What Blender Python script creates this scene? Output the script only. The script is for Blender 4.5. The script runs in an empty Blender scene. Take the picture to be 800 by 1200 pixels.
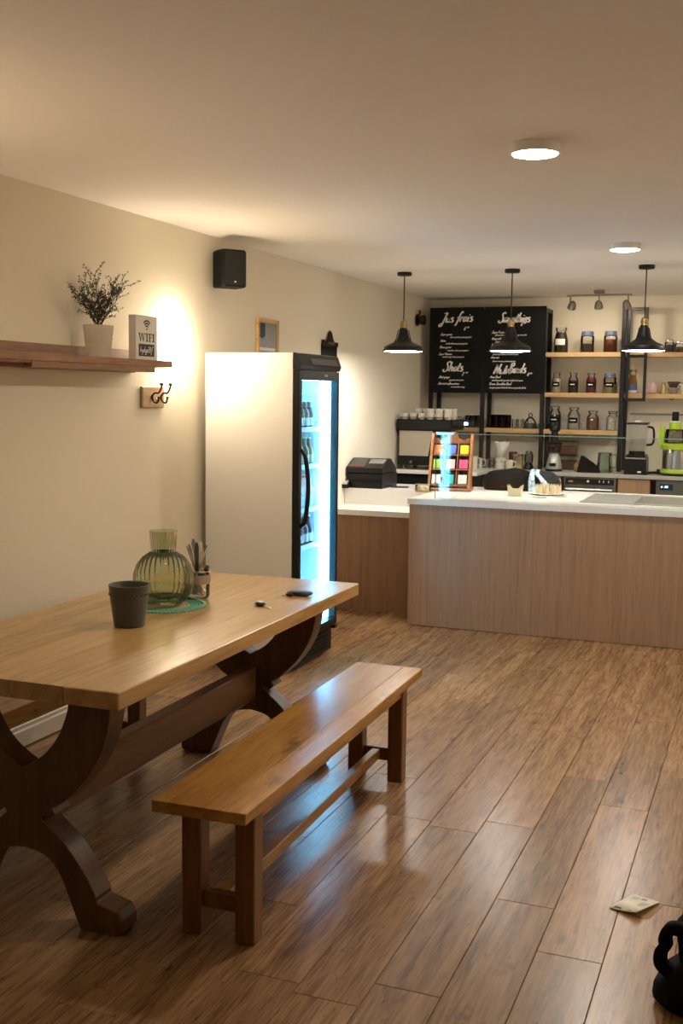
import bpy, math, random
from mathutils import Vector, Matrix
random.seed(7)
PI = math.pi
S = bpy.context.scene
COL = S.collection
# ------------------------------------------------------------------ camera (solved from the photo's vanishing points, 800x1200)
FPX = 1286.33
CAM = Vector((0, 0, 1.65))
yaw, pitch, roll = (math.radians(a) for a in (21.303, -6.081, 0.715))
_f = Vector((-math.sin(yaw) * math.cos(pitch), math.cos(yaw) * math.cos(pitch), math.sin(pitch)))
_r0 = Vector((math.cos(yaw), math.sin(yaw), 0)); _u0 = _r0.cross(_f)
_r = math.cos(roll) * _r0 + math.sin(roll) * _u0
_u = -math.sin(roll) * _r0 + math.cos(roll) * _u0
cd = bpy.data.cameras.new('camera'); cam = bpy.data.objects.new('camera', cd); COL.objects.link(cam)
cd.sensor_fit = 'VERTICAL'; cd.sensor_height = 36; cd.lens = FPX / 1200 * 36; cd.clip_start = 0.05
m = Matrix((_r, _u, -_f)).transposed().to_4x4(); m.translation = CAM; cam.matrix_world = m
S.camera = cam
# ------------------------------------------------------------------ world, exposure
w = bpy.data.worlds.new('world'); S.world = w; w.use_nodes = True
w.node_tree.nodes['Background'].inputs[0].default_value = (1, .8, .6, 1)
w.node_tree.nodes['Background'].inputs[1].default_value = 0.02
S.view_settings.view_transform = 'Standard'; S.view_settings.look = 'None'
S.view_settings.gamma = 1; S.view_settings.use_curve_mapping = False
S.view_settings.exposure = 2.18
# lamp strengths (used by the lamp builders below)
E_DOWN, E_PEND, E_SCONCE, E_LED, E_SPOT = 70.0, 13.0, 14.5, 9.0, 48.0
C_DOWN, C_DOWN2, C_PEND, C_SCONCE = (1, .85, .65), (1, .90, .76), (1, .95, .88), (1, .83, .60)

def ray(px, py): return _r * ((px - 400) / FPX) - _u * ((py - 600) / FPX) + _f
def onz(px, py, z): d = ray(px, py); return CAM + d * ((z - CAM.z) / d.z)
def onx(px, py, x): d = ray(px, py); return CAM + d * (x / d.x)
def ony(px, py, y): d = ray(px, py); return CAM + d * (y / d.y)

# ------------------------------------------------------------------ materials
def new_mat(name):
    m = bpy.data.materials.new(name); m.use_nodes = True
    return m, m.node_tree.nodes, m.node_tree.links, m.node_tree.nodes['Principled BSDF']
MATS = {}
def mat(name, c, rough=.5, metal=0, bump=0, scale=40, var=0, spec=.5, coat=0):
    if name in MATS: return MATS[name]
    m, N, L, b = new_mat(name); MATS[name] = m
    b.inputs['Base Color'].default_value = (*c, 1); b.inputs['Roughness'].default_value = rough
    b.inputs['Metallic'].default_value = metal; b.inputs['Specular IOR Level'].default_value = spec
    b.inputs['Coat Weight'].default_value = coat
    if bump or var:
        tc = N.new('ShaderNodeTexCoord'); n = N.new('ShaderNodeTexNoise'); n.inputs['Scale'].default_value = scale
        n.inputs['Detail'].default_value = 4
        L.new(tc.outputs['Object'], n.inputs['Vector'])
        if bump:
            bp = N.new('ShaderNodeBump'); bp.inputs['Strength'].default_value = bump; bp.inputs['Distance'].default_value = .01
            L.new(n.outputs['Fac'], bp.inputs['Height']); L.new(bp.outputs['Normal'], b.inputs['Normal'])
        if var:
            r = N.new('ShaderNodeValToRGB')
            r.color_ramp.elements[0].position = .3; r.color_ramp.elements[1].position = .7
            r.color_ramp.elements[0].color = (*[x * (1 - var) for x in c], 1)
            r.color_ramp.elements[1].color = (*[min(1, x * (1 + var)) for x in c], 1)
            L.new(n.outputs['Fac'], r.inputs['Fac']); L.new(r.outputs['Color'], b.inputs['Base Color'])
    return m
def emis(name, c, s):
    if name in MATS: return MATS[name]
    m, N, L, b = new_mat(name); MATS[name] = m
    b.inputs['Base Color'].default_value = (.8, .8, .8, 1)
    b.inputs['Emission Color'].default_value = (*c, 1); b.inputs['Emission Strength'].default_value = s
    return m
def glass(name, tint=(1, 1, 1), rough=.02, k=1.0, ior=1.45):
    if name in MATS: return MATS[name]
    m = bpy.data.materials.new(name); m.use_nodes = True; N = m.node_tree.nodes; L = m.node_tree.links; N.clear(); MATS[name] = m
    o = N.new('ShaderNodeOutputMaterial'); t = N.new('ShaderNodeBsdfTransparent'); g = N.new('ShaderNodeBsdfGlossy')
    t.inputs[0].default_value = (*tint, 1); g.inputs['Roughness'].default_value = rough
    fr = N.new('ShaderNodeFresnel'); fr.inputs[0].default_value = ior
    mu = N.new('ShaderNodeMath'); mu.operation = 'MULTIPLY'; mu.inputs[1].default_value = k; mu.use_clamp = True
    mx = N.new('ShaderNodeMixShader')
    L.new(fr.outputs[0], mu.inputs[0]); L.new(mu.outputs[0], mx.inputs[0]); L.new(t.outputs[0], mx.inputs[1]); L.new(g.outputs[0], mx.inputs[2])
    L.new(mx.outputs[0], o.inputs[0]); return m
def wood(name, cols, axis=1, scale=3, stretch=12, rough=.35, objrand=.0, knots=0, bump=.05, fine=.35, coat=0):
    """grain running along axis in object space; cols = dark, mid, light"""
    if name in MATS: return MATS[name]
    m, N, L, b = new_mat(name); MATS[name] = m
    tc = N.new('ShaderNodeTexCoord'); mp = N.new('ShaderNodeMapping')
    sc = [scale * stretch] * 3; sc[axis] = scale; mp.inputs['Scale'].default_value = sc
    oi = N.new('ShaderNodeObjectInfo'); mu = N.new('ShaderNodeVectorMath'); mu.operation = 'SCALE'
    cm = N.new('ShaderNodeCombineXYZ')
    for k in range(3): L.new(oi.outputs['Random'], cm.inputs[k])
    mu.inputs['Scale'].default_value = 37; L.new(cm.outputs[0], mu.inputs[0])
    ad = N.new('ShaderNodeVectorMath'); ad.operation = 'ADD'
    L.new(tc.outputs['Object'], ad.inputs[0]); L.new(mu.outputs[0], ad.inputs[1]); L.new(ad.outputs[0], mp.inputs['Vector'])
    n1 = N.new('ShaderNodeTexNoise'); n1.inputs['Scale'].default_value = 1; n1.inputs['Detail'].default_value = 6; n1.inputs['Distortion'].default_value = .6
    L.new(mp.outputs[0], n1.inputs['Vector'])
    n2 = N.new('ShaderNodeTexNoise'); n2.inputs['Scale'].default_value = 5; n2.inputs['Detail'].default_value = 3
    L.new(mp.outputs[0], n2.inputs['Vector'])
    mix = N.new('ShaderNodeMix'); mix.data_type = 'FLOAT'; mix.inputs[0].default_value = fine
    L.new(n1.outputs['Fac'], mix.inputs[2]); L.new(n2.outputs['Fac'], mix.inputs[3])
    r = N.new('ShaderNodeValToRGB'); e = r.color_ramp.elements
    e[0].position = .33; e[0].color = (*cols[0], 1); e[1].position = .68; e[1].color = (*cols[2], 1)
    x = e.new(.5); x.color = (*cols[1], 1)
    L.new(mix.outputs[0], r.inputs['Fac'])
    colr = r.outputs['Color']
    if knots:
        mp2 = N.new('ShaderNodeMapping'); s2 = [knots * 2.2] * 3; s2[axis] = knots; mp2.inputs['Scale'].default_value = s2
        L.new(ad.outputs[0], mp2.inputs['Vector'])
        v = N.new('ShaderNodeTexNoise'); v.inputs['Scale'].default_value = 1; v.inputs['Detail'].default_value = 5; v.inputs['Roughness'].default_value = .65
        L.new(mp2.outputs[0], v.inputs['Vector'])
        kr = N.new('ShaderNodeValToRGB'); kr.color_ramp.elements[0].position = .60; kr.color_ramp.elements[1].position = .74
        L.new(v.outputs['Fac'], kr.inputs['Fac'])
        km = N.new('ShaderNodeMix'); km.data_type = 'RGBA'; km.blend_type = 'MULTIPLY'; km.inputs['B'].default_value = (.42, .34, .28, 1)
        L.new(kr.outputs['Color'], km.inputs['Factor']); L.new(colr, km.inputs['A']); colr = km.outputs['Result']
    if knots > 5:      # small dark knots and saw marks
        mp3 = N.new('ShaderNodeMapping'); s3 = [60] * 3; s3[axis] = 22; mp3.inputs['Scale'].default_value = s3
        L.new(ad.outputs[0], mp3.inputs['Vector'])
        v3 = N.new('ShaderNodeTexNoise'); v3.inputs['Scale'].default_value = 1; v3.inputs['Detail'].default_value = 3; L.new(mp3.outputs[0], v3.inputs['Vector'])
        k3 = N.new('ShaderNodeValToRGB'); k3.color_ramp.elements[0].position = .64; k3.color_ramp.elements[1].position = .74; L.new(v3.outputs['Fac'], k3.inputs['Fac'])
        m3 = N.new('ShaderNodeMix'); m3.data_type = 'RGBA'; m3.blend_type = 'MULTIPLY'; m3.inputs['B'].default_value = (.55, .48, .42, 1)
        L.new(k3.outputs['Color'], m3.inputs['Factor']); L.new(colr, m3.inputs['A']); colr = m3.outputs['Result']
    if objrand:
        hs = N.new('ShaderNodeHueSaturation'); mr = N.new('ShaderNodeMapRange')
        mr.inputs['To Min'].default_value = 1 - objrand; mr.inputs['To Max'].default_value = 1 + objrand
        L.new(oi.outputs['Random'], mr.inputs['Value']); L.new(mr.outputs[0], hs.inputs['Value']); L.new(colr, hs.inputs['Color']); colr = hs.outputs['Color']
    L.new(colr, b.inputs['Base Color'])
    b.inputs['Roughness'].default_value = rough; b.inputs['Coat Weight'].default_value = coat
    if bump:
        bp = N.new('ShaderNodeBump'); bp.inputs['Strength'].default_value = bump; bp.inputs['Distance'].default_value = .004
        L.new(mix.outputs[0], bp.inputs['Height']); L.new(bp.outputs['Normal'], b.inputs['Normal'])
    return m

M_wall = mat('painted_wall', (.80, .735, .60), .75, bump=.02, scale=120)
M_ceil = mat('painted_ceiling', (.87, .83, .78), .8, bump=.02, scale=60)
M_floor = wood('floor_laminate', ((.125, .064, .027), (.30, .168, .078), (.43, .27, .145)), 1, 1.5, 16, .27, .20, 6, .03, .5)
M_oak = wood('oak_table', ((.33, .19, .07), (.46, .285, .11), (.54, .35, .15)), 1, 1.6, 14, .27, .10, 0, .03, .35)
M_leg = wood('oak_leg', ((.06, .027, .009), (.10, .046, .015), (.14, .068, .024)), 2, 2, 12, .4, .08, 0, .03)
M_beam = wood('oak_beam', ((.13, .06, .02), (.19, .092, .032), (.24, .125, .047)), 1, 2, 12, .35, .05, 0, .03)
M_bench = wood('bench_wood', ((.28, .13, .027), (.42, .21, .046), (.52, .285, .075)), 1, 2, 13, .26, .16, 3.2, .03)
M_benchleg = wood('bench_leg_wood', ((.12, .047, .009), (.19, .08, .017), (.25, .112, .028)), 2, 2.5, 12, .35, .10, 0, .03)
M_shelfw = wood('walnut_shelf', ((.15, .062, .022), (.26, .12, .045), (.36, .185, .078)), 1, 2, 10, .45, .2, 0, .03)
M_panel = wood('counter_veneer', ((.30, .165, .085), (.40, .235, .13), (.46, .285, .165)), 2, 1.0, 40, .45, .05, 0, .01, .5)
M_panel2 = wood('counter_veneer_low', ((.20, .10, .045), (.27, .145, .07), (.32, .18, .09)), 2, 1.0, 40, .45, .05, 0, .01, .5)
M_pine = wood('pale_shelf_wood', ((.46, .27, .10), (.60, .38, .17), (.68, .46, .23)), 0, 2, 12, .45, .08, 0, .02)
M_rack = wood('rack_wood', ((.20, .075, .028), (.32, .13, .05), (.40, .18, .075)), 2, 4, 8, .4, .05)
M_top = mat('white_worktop', (.80, .78, .73), .25, var=.02, scale=60)
M_grey_top = mat('grey_worktop', (.50, .48, .43), .35, var=.06, scale=80)
M_white = mat('white_paint_metal', (.80, .78, .74), .35)
M_fint = mat('fridge_liner', (.80, .84, .86), .35)
M_black = mat('black_plastic', (.005, .005, .005), .35, spec=.35)
M_blackm = mat('black_matte', (.003, .003, .003), .6, spec=.25)
M_blkmetal = mat('black_metal', (.006, .0055, .005), .42, spec=.35)
M_board = mat('chalkboard', (.006, .006, .0055), .75, var=.25, scale=9, spec=.25)
M_chalk = mat('chalk', (.93, .93, .90), .9)
M_steel = mat('brushed_steel', (.62, .60, .56), .28, 1)
M_dsteel = mat('dark_steel', (.22, .21, .20), .35, 1)
M_nickel = mat('satin_nickel', (.33, .30, .26), .38, 1)
M_brass = mat('aged_brass', (.42, .31, .14), .35, 1)
M_bronze = mat('bronze', (.06, .028, .014), .4, .8)
M_clear = glass('clear_glass', (.97, .985, .975))
M_jar = glass('jar_glass', (.965, .975, .965), .03, 1.3)
M_pane = glass('screen_glass', (.965, .985, .975), .0, 1.3, 1.5)
M_edge = mat('glass_edge', (.23, .40, .35), .15)
M_green = glass('green_glass', (.84, .88, .74), .06, 1.1)
_n = M_green.node_tree; _tr = [x for x in _n.nodes if x.type == 'BSDF_TRANSPARENT'][0]; _mx = [x for x in _n.nodes if x.type == 'MIX_SHADER'][0]
_d = _n.nodes.new('ShaderNodeBsdfTranslucent'); _d.inputs[0].default_value = (.44, .50, .30, 1)
_d2 = _n.nodes.new('ShaderNodeBsdfDiffuse'); _d2.inputs[0].default_value = (.42, .48, .30, 1)
_m3 = _n.nodes.new('ShaderNodeMixShader'); _n.links.new(_d.outputs[0], _m3.inputs[1]); _n.links.new(_d2.outputs[0], _m3.inputs[2])
_m2 = _n.nodes.new('ShaderNodeMixShader'); _m2.inputs[0].default_value = .13
_n.links.new(_tr.outputs[0], _m2.inputs[1]); _n.links.new(_m3.outputs[0], _m2.inputs[2]); _n.links.new(_m2.outputs[0], _mx.inputs[1])
M_bluelid = mat('blue_grey_lid', (.11, .14, .27), .45)
M_cream = mat('cream_ceramic', (.72, .67, .57), .3)
M_paper = mat('white_paper', (.78, .76, .70), .8)
M_dark = mat('dark_void', (.02, .018, .016), .8)
M_lime = mat('lime_plastic', (.42, .62, .03), .35)
M_kraft = mat('gold_card', (.60, .44, .20), .45)

# ------------------------------------------------------------------ mesh helpers
class MB:
    def __init__(self): self.v = []; self.f = []
    def add(self, vs, fs):
        o = len(self.v); self.v += [tuple(x) for x in vs]; self.f += [tuple(i + o for i in q) for q in fs]; return self
    def box(self, a, b):
        (x0, y0, z0), (x1, y1, z1) = a, b
        x0, x1 = min(x0, x1), max(x0, x1); y0, y1 = min(y0, y1), max(y0, y1); z0, z1 = min(z0, z1), max(z0, z1)
        return self.add([(x0, y0, z0), (x1, y0, z0), (x1, y1, z0), (x0, y1, z0), (x0, y0, z1), (x1, y0, z1), (x1, y1, z1), (x0, y1, z1)],
                        [(0, 3, 2, 1), (4, 5, 6, 7), (0, 1, 5, 4), (1, 2, 6, 5), (2, 3, 7, 6), (3, 0, 4, 7)])
    def cbox(self, c, s): return self.box([c[i] - s[i] / 2 for i in range(3)], [c[i] + s[i] / 2 for i in range(3)])
    def bbox(self, a, b, r=.004):
        """box with chamfered edges"""
        a, b = [min(p, q) for p, q in zip(a, b)], [max(p, q) for p, q in zip(a, b)]
        r = min([r] + [(q - p) / 2.5 for p, q in zip(a, b)])
        vs = []; idx = {}
        for sx in (0, 1):
            for sy in (0, 1):
                for sz in (0, 1):
                    c = [(a, b)[s][i] for i, s in enumerate((sx, sy, sz))]; d = [r if s == 0 else -r for s in (sx, sy, sz)]
                    for ax in range(3):
                        p = [c[i] + (0 if i == ax else d[i]) for i in range(3)]
                        idx[(sx, sy, sz, ax)] = len(vs); vs.append(p)
        fs = []
        def q(*k): fs.append(tuple(idx[x] for x in k))
        for ax in range(3):
            o = [i for i in range(3) if i != ax]
            for s in (0, 1):
                ks = []
                for (u_, v_) in ((0, 0), (1, 0), (1, 1), (0, 1)):
                    k = [0, 0, 0]; k[ax] = s; k[o[0]] = u_; k[o[1]] = v_; ks.append((*k, ax))
                q(*ks)
        for ax in range(3):           # edges along ax
            o = [i for i in range(3) if i != ax]
            for u_ in (0, 1):
                for v_ in (0, 1):
                    k0 = [0, 0, 0]; k0[o[0]] = u_; k0[o[1]] = v_; k1 = list(k0); k1[ax] = 1
                    q((*k0, o[0]), (*k1, o[0]), (*k1, o[1]), (*k0, o[1]))
        for sx in (0, 1):
            for sy in (0, 1):
                for sz in (0, 1): q((sx, sy, sz, 0), (sx, sy, sz, 1), (sx, sy, sz, 2))
        return self.add(vs, fs)
    def prism(self, poly, axis, a, b, r=0):
        """2D polygon extruded along axis; poly coords are the two other axes in order"""
        o = [i for i in range(3) if i != axis]; n = len(poly); vs = []
        for t in (a, b):
            for p in poly:
                c = [0, 0, 0]; c[axis] = t; c[o[0]] = p[0]; c[o[1]] = p[1]; vs.append(c)
        fs = [tuple(range(n)), tuple(range(2 * n - 1, n - 1, -1))] + [(i, (i + 1) % n, n + (i + 1) % n, n + i) for i in range(n)]
        return self.add(vs, fs)
    def lathe(self, prof, seg=24, c=(0, 0, 0), rib=0, amp=0, cap0=True, cap1=True, sx=1, sy=1):
        vs = []; fs = []; n = len(prof)
        for (r, z, *k) in prof:
            kk = k[0] if k else 0
            for j in range(seg):
                t = 2 * PI * j / seg; rr = r * (1 + (amp * math.cos(rib * t) if (rib and kk) else 0))
                vs.append((c[0] + rr * math.cos(t) * sx, c[1] + rr * math.sin(t) * sy, c[2] + z))
        for i in range(n - 1):
            for j in range(seg):
                k2 = (j + 1) % seg; fs.append((i * seg + j, i * seg + k2, (i + 1) * seg + k2, (i + 1) * seg + j))
        if cap0: fs.append(tuple(range(seg - 1, -1, -1)))
        if cap1: fs.append(tuple((n - 1) * seg + j for j in range(seg)))
        return self.add(vs, fs)
    def tube(self, pts, r, seg=8, closed=False):
        pts = [Vector(p) for p in pts]; n = len(pts); rs = r if isinstance(r, (list, tuple)) else [r] * n
        vs = []; fs = []; prev = None
        for i, p in enumerate(pts):
            a = pts[i - 1] if (i or closed) else p; b = pts[(i + 1) % n] if (i < n - 1 or closed) else p
            t = (b - a)
            if t.length < 1e-9: t = Vector((0, 0, 1))
            t.normalize()
            if prev is None:
                h = Vector((0, 0, 1)) if abs(t.z) < .9 else Vector((1, 0, 0)); u = t.cross(h).normalized()
            else: u = (prev - t * prev.dot(t)).normalized()
            prev = u; v = t.cross(u)
            for j in range(seg):
                g = 2 * PI * j / seg; vs.append(p + (u * math.cos(g) + v * math.sin(g)) * rs[i])
        for i in range(n if closed else n - 1):
            i2 = (i + 1) % n
            for j in range(seg):
                k2 = (j + 1) % seg; fs.append((i * seg + j, i * seg + k2, i2 * seg + k2, i2 * seg + j))
        if not closed: fs += [tuple(range(seg - 1, -1, -1)), tuple((n - 1) * seg + j for j in range(seg))]
        return self.add(vs, fs)
    def ell(self, c, r, seg=20, rings=12):
        prof = [(max(1e-4, math.sin(PI * i / rings)), -math.cos(PI * i / rings)) for i in range(rings + 1)]
        vs = []; fs = []; n = len(prof)
        for (q, z) in prof:
            for j in range(seg):
                t = 2 * PI * j / seg; vs.append((c[0] + r[0] * q * math.cos(t), c[1] + r[1] * q * math.sin(t), c[2] + r[2] * z))
        for i in range(n - 1):
            for j in range(seg):
                k2 = (j + 1) % seg; fs.append((i * seg + j, i * seg + k2, (i + 1) * seg + k2, (i + 1) * seg + j))
        return self.add(vs, fs)
    def move(self, mtx):
        self.v = [tuple(mtx @ Vector(p)) for p in self.v]; return self
    def build(self, name, material, parent=None, smooth=False, kind=None, label=None):
        me = bpy.data.meshes.new(name); me.from_pydata(self.v, [], self.f); me.update()
        import bmesh
        bm = bmesh.new(); bm.from_mesh(me); bmesh.ops.recalc_face_normals(bm, faces=bm.faces); bm.to_mesh(me); bm.free()
        if smooth:
            me.polygons.foreach_set('use_smooth', [True] * len(me.polygons))
            if smooth != 'all':
                try: me.set_sharp_from_angle(angle=math.radians(40))
                except Exception: pass
        me.materials.append(material)
        o = bpy.data.objects.new(name, me); COL.objects.link(o)
        if parent: o.parent = parent
        if kind: o['kind'] = kind
        if label: o['label'] = label
        return o
def tag(o, label, cat, group=None):
    o['label'] = label; o['category'] = cat
    if group: o['group'] = group
    return o
def thing(name, label, cat, loc=(0, 0, 0), rz=0, group=None):
    o = bpy.data.objects.new(name, None); COL.objects.link(o); o.location = loc; o.rotation_euler = (0, 0, rz); o.empty_display_size = .05
    return tag(o, label, cat, group)
def dup(o, loc=None, rz=None, label=None, parent=None):
    c = o.copy(); COL.objects.link(c)
    if parent: c.parent = parent
    if loc is not None: c.location = loc
    if rz is not None: c.rotation_euler = (0, 0, rz)
    if label: c['label'] = label
    for ch in list(o.children): dup(ch, parent=c)
    return c
def struct(o): o['kind'] = 'structure'; return o
def catmull(pts, sub=5, closed=False):
    n = len(pts); out = []
    if n < 3: return list(pts)
    for i in range(n if closed else n - 1):
        g = lambda k: pts[k % n] if closed else pts[max(0, min(n - 1, k))]
        p0, p1, p2, p3 = g(i - 1), g(i), g(i + 1), g(i + 2)
        for s in range(sub):
            t = s / sub
            out.append(tuple(.5 * (2 * b + (c - a) * t + (2 * a - 5 * b + 4 * c - d) * t * t + (3 * b - a - 3 * c + d) * t ** 3) for a, b, c, d in zip(p0, p1, p2, p3)))
    if not closed: out.append(tuple(pts[-1]))
    return out

# ------------------------------------------------------------------ brush-script stroke letters
G = {
 'a': ([[(.42, .42), (.25, .5), (.08, .28), (.14, .04), (.3, .06), (.42, .46), (.4, .1), (.54, .05)]], .5),
 'b': ([[(.14, 1), (.08, .05), (.25, 0), (.42, .22), (.3, .44), (.1, .3)]], .46),
 'c': ([[(.4, .4), (.25, .5), (.08, .25), (.2, .02), (.42, .12)]], .42),
 'd': ([[(.4, .42), (.22, .5), (.07, .25), (.2, .02), (.38, .2), (.5, 1)], [(.5, 1), (.42, .1), (.56, .04)]], .54),
 'e': ([[(.06, .2), (.38, .3), (.3, .5), (.12, .4), (.1, .1), (.25, 0), (.46, .15)]], .44),
 'f': ([[(.62, .9), (.5, 1.05), (.36, .75), (.16, -.25), (.0, -.4)], [(.08, .42), (.48, .5)]], .42),
 'g': ([[(.42, .42), (.25, .5), (.08, .3), (.2, .05), (.42, .46), (.34, -.3), (.15, -.4), (.06, -.25)]], .5),
 'h': ([[(.16, 1), (.06, 0)], [(.07, .2), (.27, .48), (.38, .4), (.36, .08), (.5, .04)]], .5),
 'i': ([[(.14, .48), (.1, .08), (.24, .04)], [(.17, .66), (.19, .72)]], .26),
 'j': ([[(.18, .48), (.08, -.35), (-.08, -.38)], [(.2, .66), (.22, .72)]], .27),
 'k': ([[(.16, 1), (.06, 0)], [(.4, .48), (.1, .24), (.42, .03)]], .46),
 'l': ([[(.2, 1), (.09, .1), (.24, .04)]], .26),
 'm': ([[(.1, .48), (.05, 0)], [(.06, .25), (.22, .48), (.3, .4), (.26, 0)], [(.27, .25), (.42, .48), (.5, .4), (.48, .06), (.6, .04)]], .6),
 'n': ([[(.1, .48), (.05, 0)], [(.06, .25), (.25, .48), (.35, .4), (.33, .07), (.46, .04)]], .46),
 'o': ([[(.3, .5), (.1, .32), (.14, .04), (.34, .08), (.4, .36), (.28, .5), (.44, .42)]], .44),
 'p': ([[(.12, .48), (.02, -.4)], [(.08, .2), (.28, .5), (.42, .32), (.3, .03), (.08, .1)]], .47),
 'q': ([[(.4, .42), (.22, .5), (.07, .25), (.2, .02), (.4, .4), (.32, -.4)]], .47),
 'r': ([[(.1, .48), (.06, 0)], [(.07, .25), (.24, .47), (.38, .44)]], .36),
 's': ([[(.36, .46), (.2, .5), (.14, .36), (.34, .2), (.24, .02), (.04, .06)]], .38),
 't': ([[(.24, .85), (.12, .1), (.3, .04)], [(.02, .55), (.36, .58)]], .32),
 'u': ([[(.1, .48), (.08, .1), (.22, .02), (.38, .2), (.42, .48), (.4, .08), (.54, .04)]], .5),
 'v': ([[(.06, .48), (.16, .02), (.4, .5)]], .4),
 'w': ([[(.06, .48), (.12, .03), (.3, .4), (.36, .04), (.58, .5)]], .56),
 'x': ([[(.06, .48), (.36, .02)], [(.4, .5), (.02, 0)]], .42),
 'y': ([[(.1, .48), (.12, .1), (.34, .12), (.42, .48), (.3, -.32), (.08, -.36)]], .48),
 'z': ([[(.06, .46), (.38, .48), (.04, .02), (.4, .03)]], .42),
 'J': ([[(.18, .92), (.5, 1.0), (.38, .5), (.2, -.3), (.0, -.42), (-.06, -.25), (.2, -.05)]], .5),
 'S': ([[(.62, .88), (.5, 1.04), (.26, .85), (.42, .5), (.44, .15), (.18, -.05), (-.04, .1), (.08, .22)]], .6),
 'N': ([[(.02, -.02), (.2, .98)], [(.2, .98), (.42, .02)], [(.42, .02), (.66, 1.02)]], .66),
 'B': ([[(.22, .98), (.06, 0)], [(.06, .9), (.4, 1.04), (.52, .82), (.2, .54), (.52, .4), (.42, .04), (.02, .0)]], .6),
 'G': ([[(.56, .86), (.4, 1.0), (.1, .6), (.14, .08), (.4, .05), (.5, .4), (.3, .4)]], .6),
 'D': ([[(.2, .98), (.08, .02), (.46, .2), (.54, .7), (.1, .98)]], .62),
 'T': ([[(.34, .96), (.18, 0)], [(.04, .94), (.62, 1.0)]], .5),
 'V': ([[(.06, .98), (.22, .02), (.6, 1.0)]], .56),
 'A': ([[(.0, 0), (.4, 1.0), (.5, 0)], [(.12, .38), (.48, .4)]], .58),
 'C': ([[(.54, .82), (.4, 1.0), (.1, .6), (.16, .08), (.46, .1)]], .54),
 'H': ([[(.16, 1), (.04, 0)], [(.54, 1), (.42, 0)], [(.1, .5), (.48, .52)]], .6),
 'F': ([[(.2, .96), (.06, 0)], [(.14, .96), (.58, 1.0)], [(.12, .5), (.44, .54)]], .54),
 'P': ([[(.18, .96), (.04, 0)], [(.06, .86), (.42, 1.0), (.46, .62), (.1, .46)]], .52),
 '5': ([[(.5, .98), (.2, .95), (.14, .56), (.4, .55), (.4, .1), (.08, .05)]], .5),
 '6': ([[(.46, .95), (.16, .5), (.16, .06), (.42, .1), (.4, .44), (.14, .36)]], .5),
 '2': ([[(.1, .8), (.32, 1.0), (.44, .74), (.04, .02), (.46, .05)]], .5),
 '0': ([[(.3, .98), (.08, .5), (.2, .02), (.42, .45), (.28, .98)]], .48),
 '8': ([[(.3, .98), (.12, .75), (.4, .3), (.22, .02), (.08, .25), (.42, .75), (.3, .98)]], .48),
 '.': ([[(.1, .02), (.14, .06)]], .2), '-': ([[(.06, .28), (.3, .3)]], .34), "'": ([[(.12, .95), (.1, .75)]], .2),
}
def script(mb, text, x, z, h, y, wd=.07, shear=.25, sub=5, squash=1.0, plane='xz'):
    """brush lettering: ribbons on the plane y=const, x to the right, z up; h = cap height"""
    for ch in text:
        if ch == ' ': x += .3 * h * squash; continue
        st, adv = G[ch]
        for s in st:
            pts = [(x + (p[0] * squash + p[1] * shear) * h, z + p[1] * h) for p in s]
            pts = catmull(pts, sub); n = len(pts); vs = []; fs = []
            for i, p in enumerate(pts):
                a, b = pts[max(0, i - 1)], pts[min(n - 1, i + 1)]
                d = math.hypot(b[0] - a[0], b[1] - a[1]) or 1e-9
                nx, nz = -(b[1] - a[1]) / d, (b[0] - a[0]) / d; ww = wd * h / 2 * (1.25 if abs(nx) > .6 else .75)
                vs += [(p[0] + nx * ww, y, p[1] + nz * ww), (p[0] - nx * ww, y, p[1] - nz * ww)]
            fs = [(2 * i, 2 * i + 1, 2 * i + 3, 2 * i + 2) for i in range(n - 1)]
            mb.add(vs, fs)
        x += adv * h * squash
    return x

# ================================================================== THE ROOM
WX, BY, CZ = -3.2, 10.57, 2.593
RX, FY = 2.4, -2.5
floor = struct(MB().box((WX - .1, FY - .1, -.12), (RX + .1, BY + .1, -.008)).build('floor', M_floor))
# planks: 0.194 m wide, 1.29 m long, laid along the room
PW, PL = .194, 1.29
known = {0: 3.60, 1: 3.138, 2: 3.431, 3: 4.07, 4: 3.94}
bp_ = MB().bbox((-PW / 2 + .0007, -PL / 2 + .0007, -.008), (PW / 2 - .0007, PL / 2 - .0007, 0), .0016)
first = None
for k in range(-6, 15):
    xc = -.385 + PW / 2 - PW * k
    y0 = known.get(k, random.uniform(0, PL)); y0 -= math.floor((y0 - 1.2) / PL) * PL
    y = y0 - PL
    x0, x1 = xc - PW / 2, xc + PW / 2
    while y < 9.0:
        if y + PL > 1.2:
            if x0 < WX:       # ripped board along the wall
                o = MB().bbox((WX + .001 - xc, -PL / 2 + .0007, -.008), (PW / 2 - .0007, PL / 2 - .0007, 0), .0016).build('plank', M_floor, floor)
            elif first is None: first = o = bp_.build('plank', M_floor, floor)
            else: o = first.copy(); COL.objects.link(o)
            o.location = (xc, y + PL / 2, 0)
        y += PL
struct(MB().box((WX - .1, FY - .1, CZ), (RX + .1, BY + .1, CZ + .1)).build('ceiling', M_ceil))
struct(MB().box((WX - .1, FY - .1, -.008), (WX, BY + .1, CZ)).build('wall_left', M_wall))
struct(MB().box((WX, BY, -.008), (RX, BY + .1, CZ)).build('wall_back', M_wall))
struct(MB().box((RX, FY - .1, -.008), (RX + .1, BY + .1, CZ)).build('wall_right', M_wall))
struct(MB().box((WX, FY - .1, -.008), (RX, FY, CZ)).build('wall_front', M_wall))
M_skirt = mat('skirting_white', (.74, .70, .62), .4)
struct(MB().prism([(WX, 0), (WX + .022, 0), (WX + .022, .075), (WX + .016, .082), (WX + .016, .098), (WX + .006, .11), (WX, .11)], 1, FY, 7.8).build('baseboard_left', M_skirt))

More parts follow.
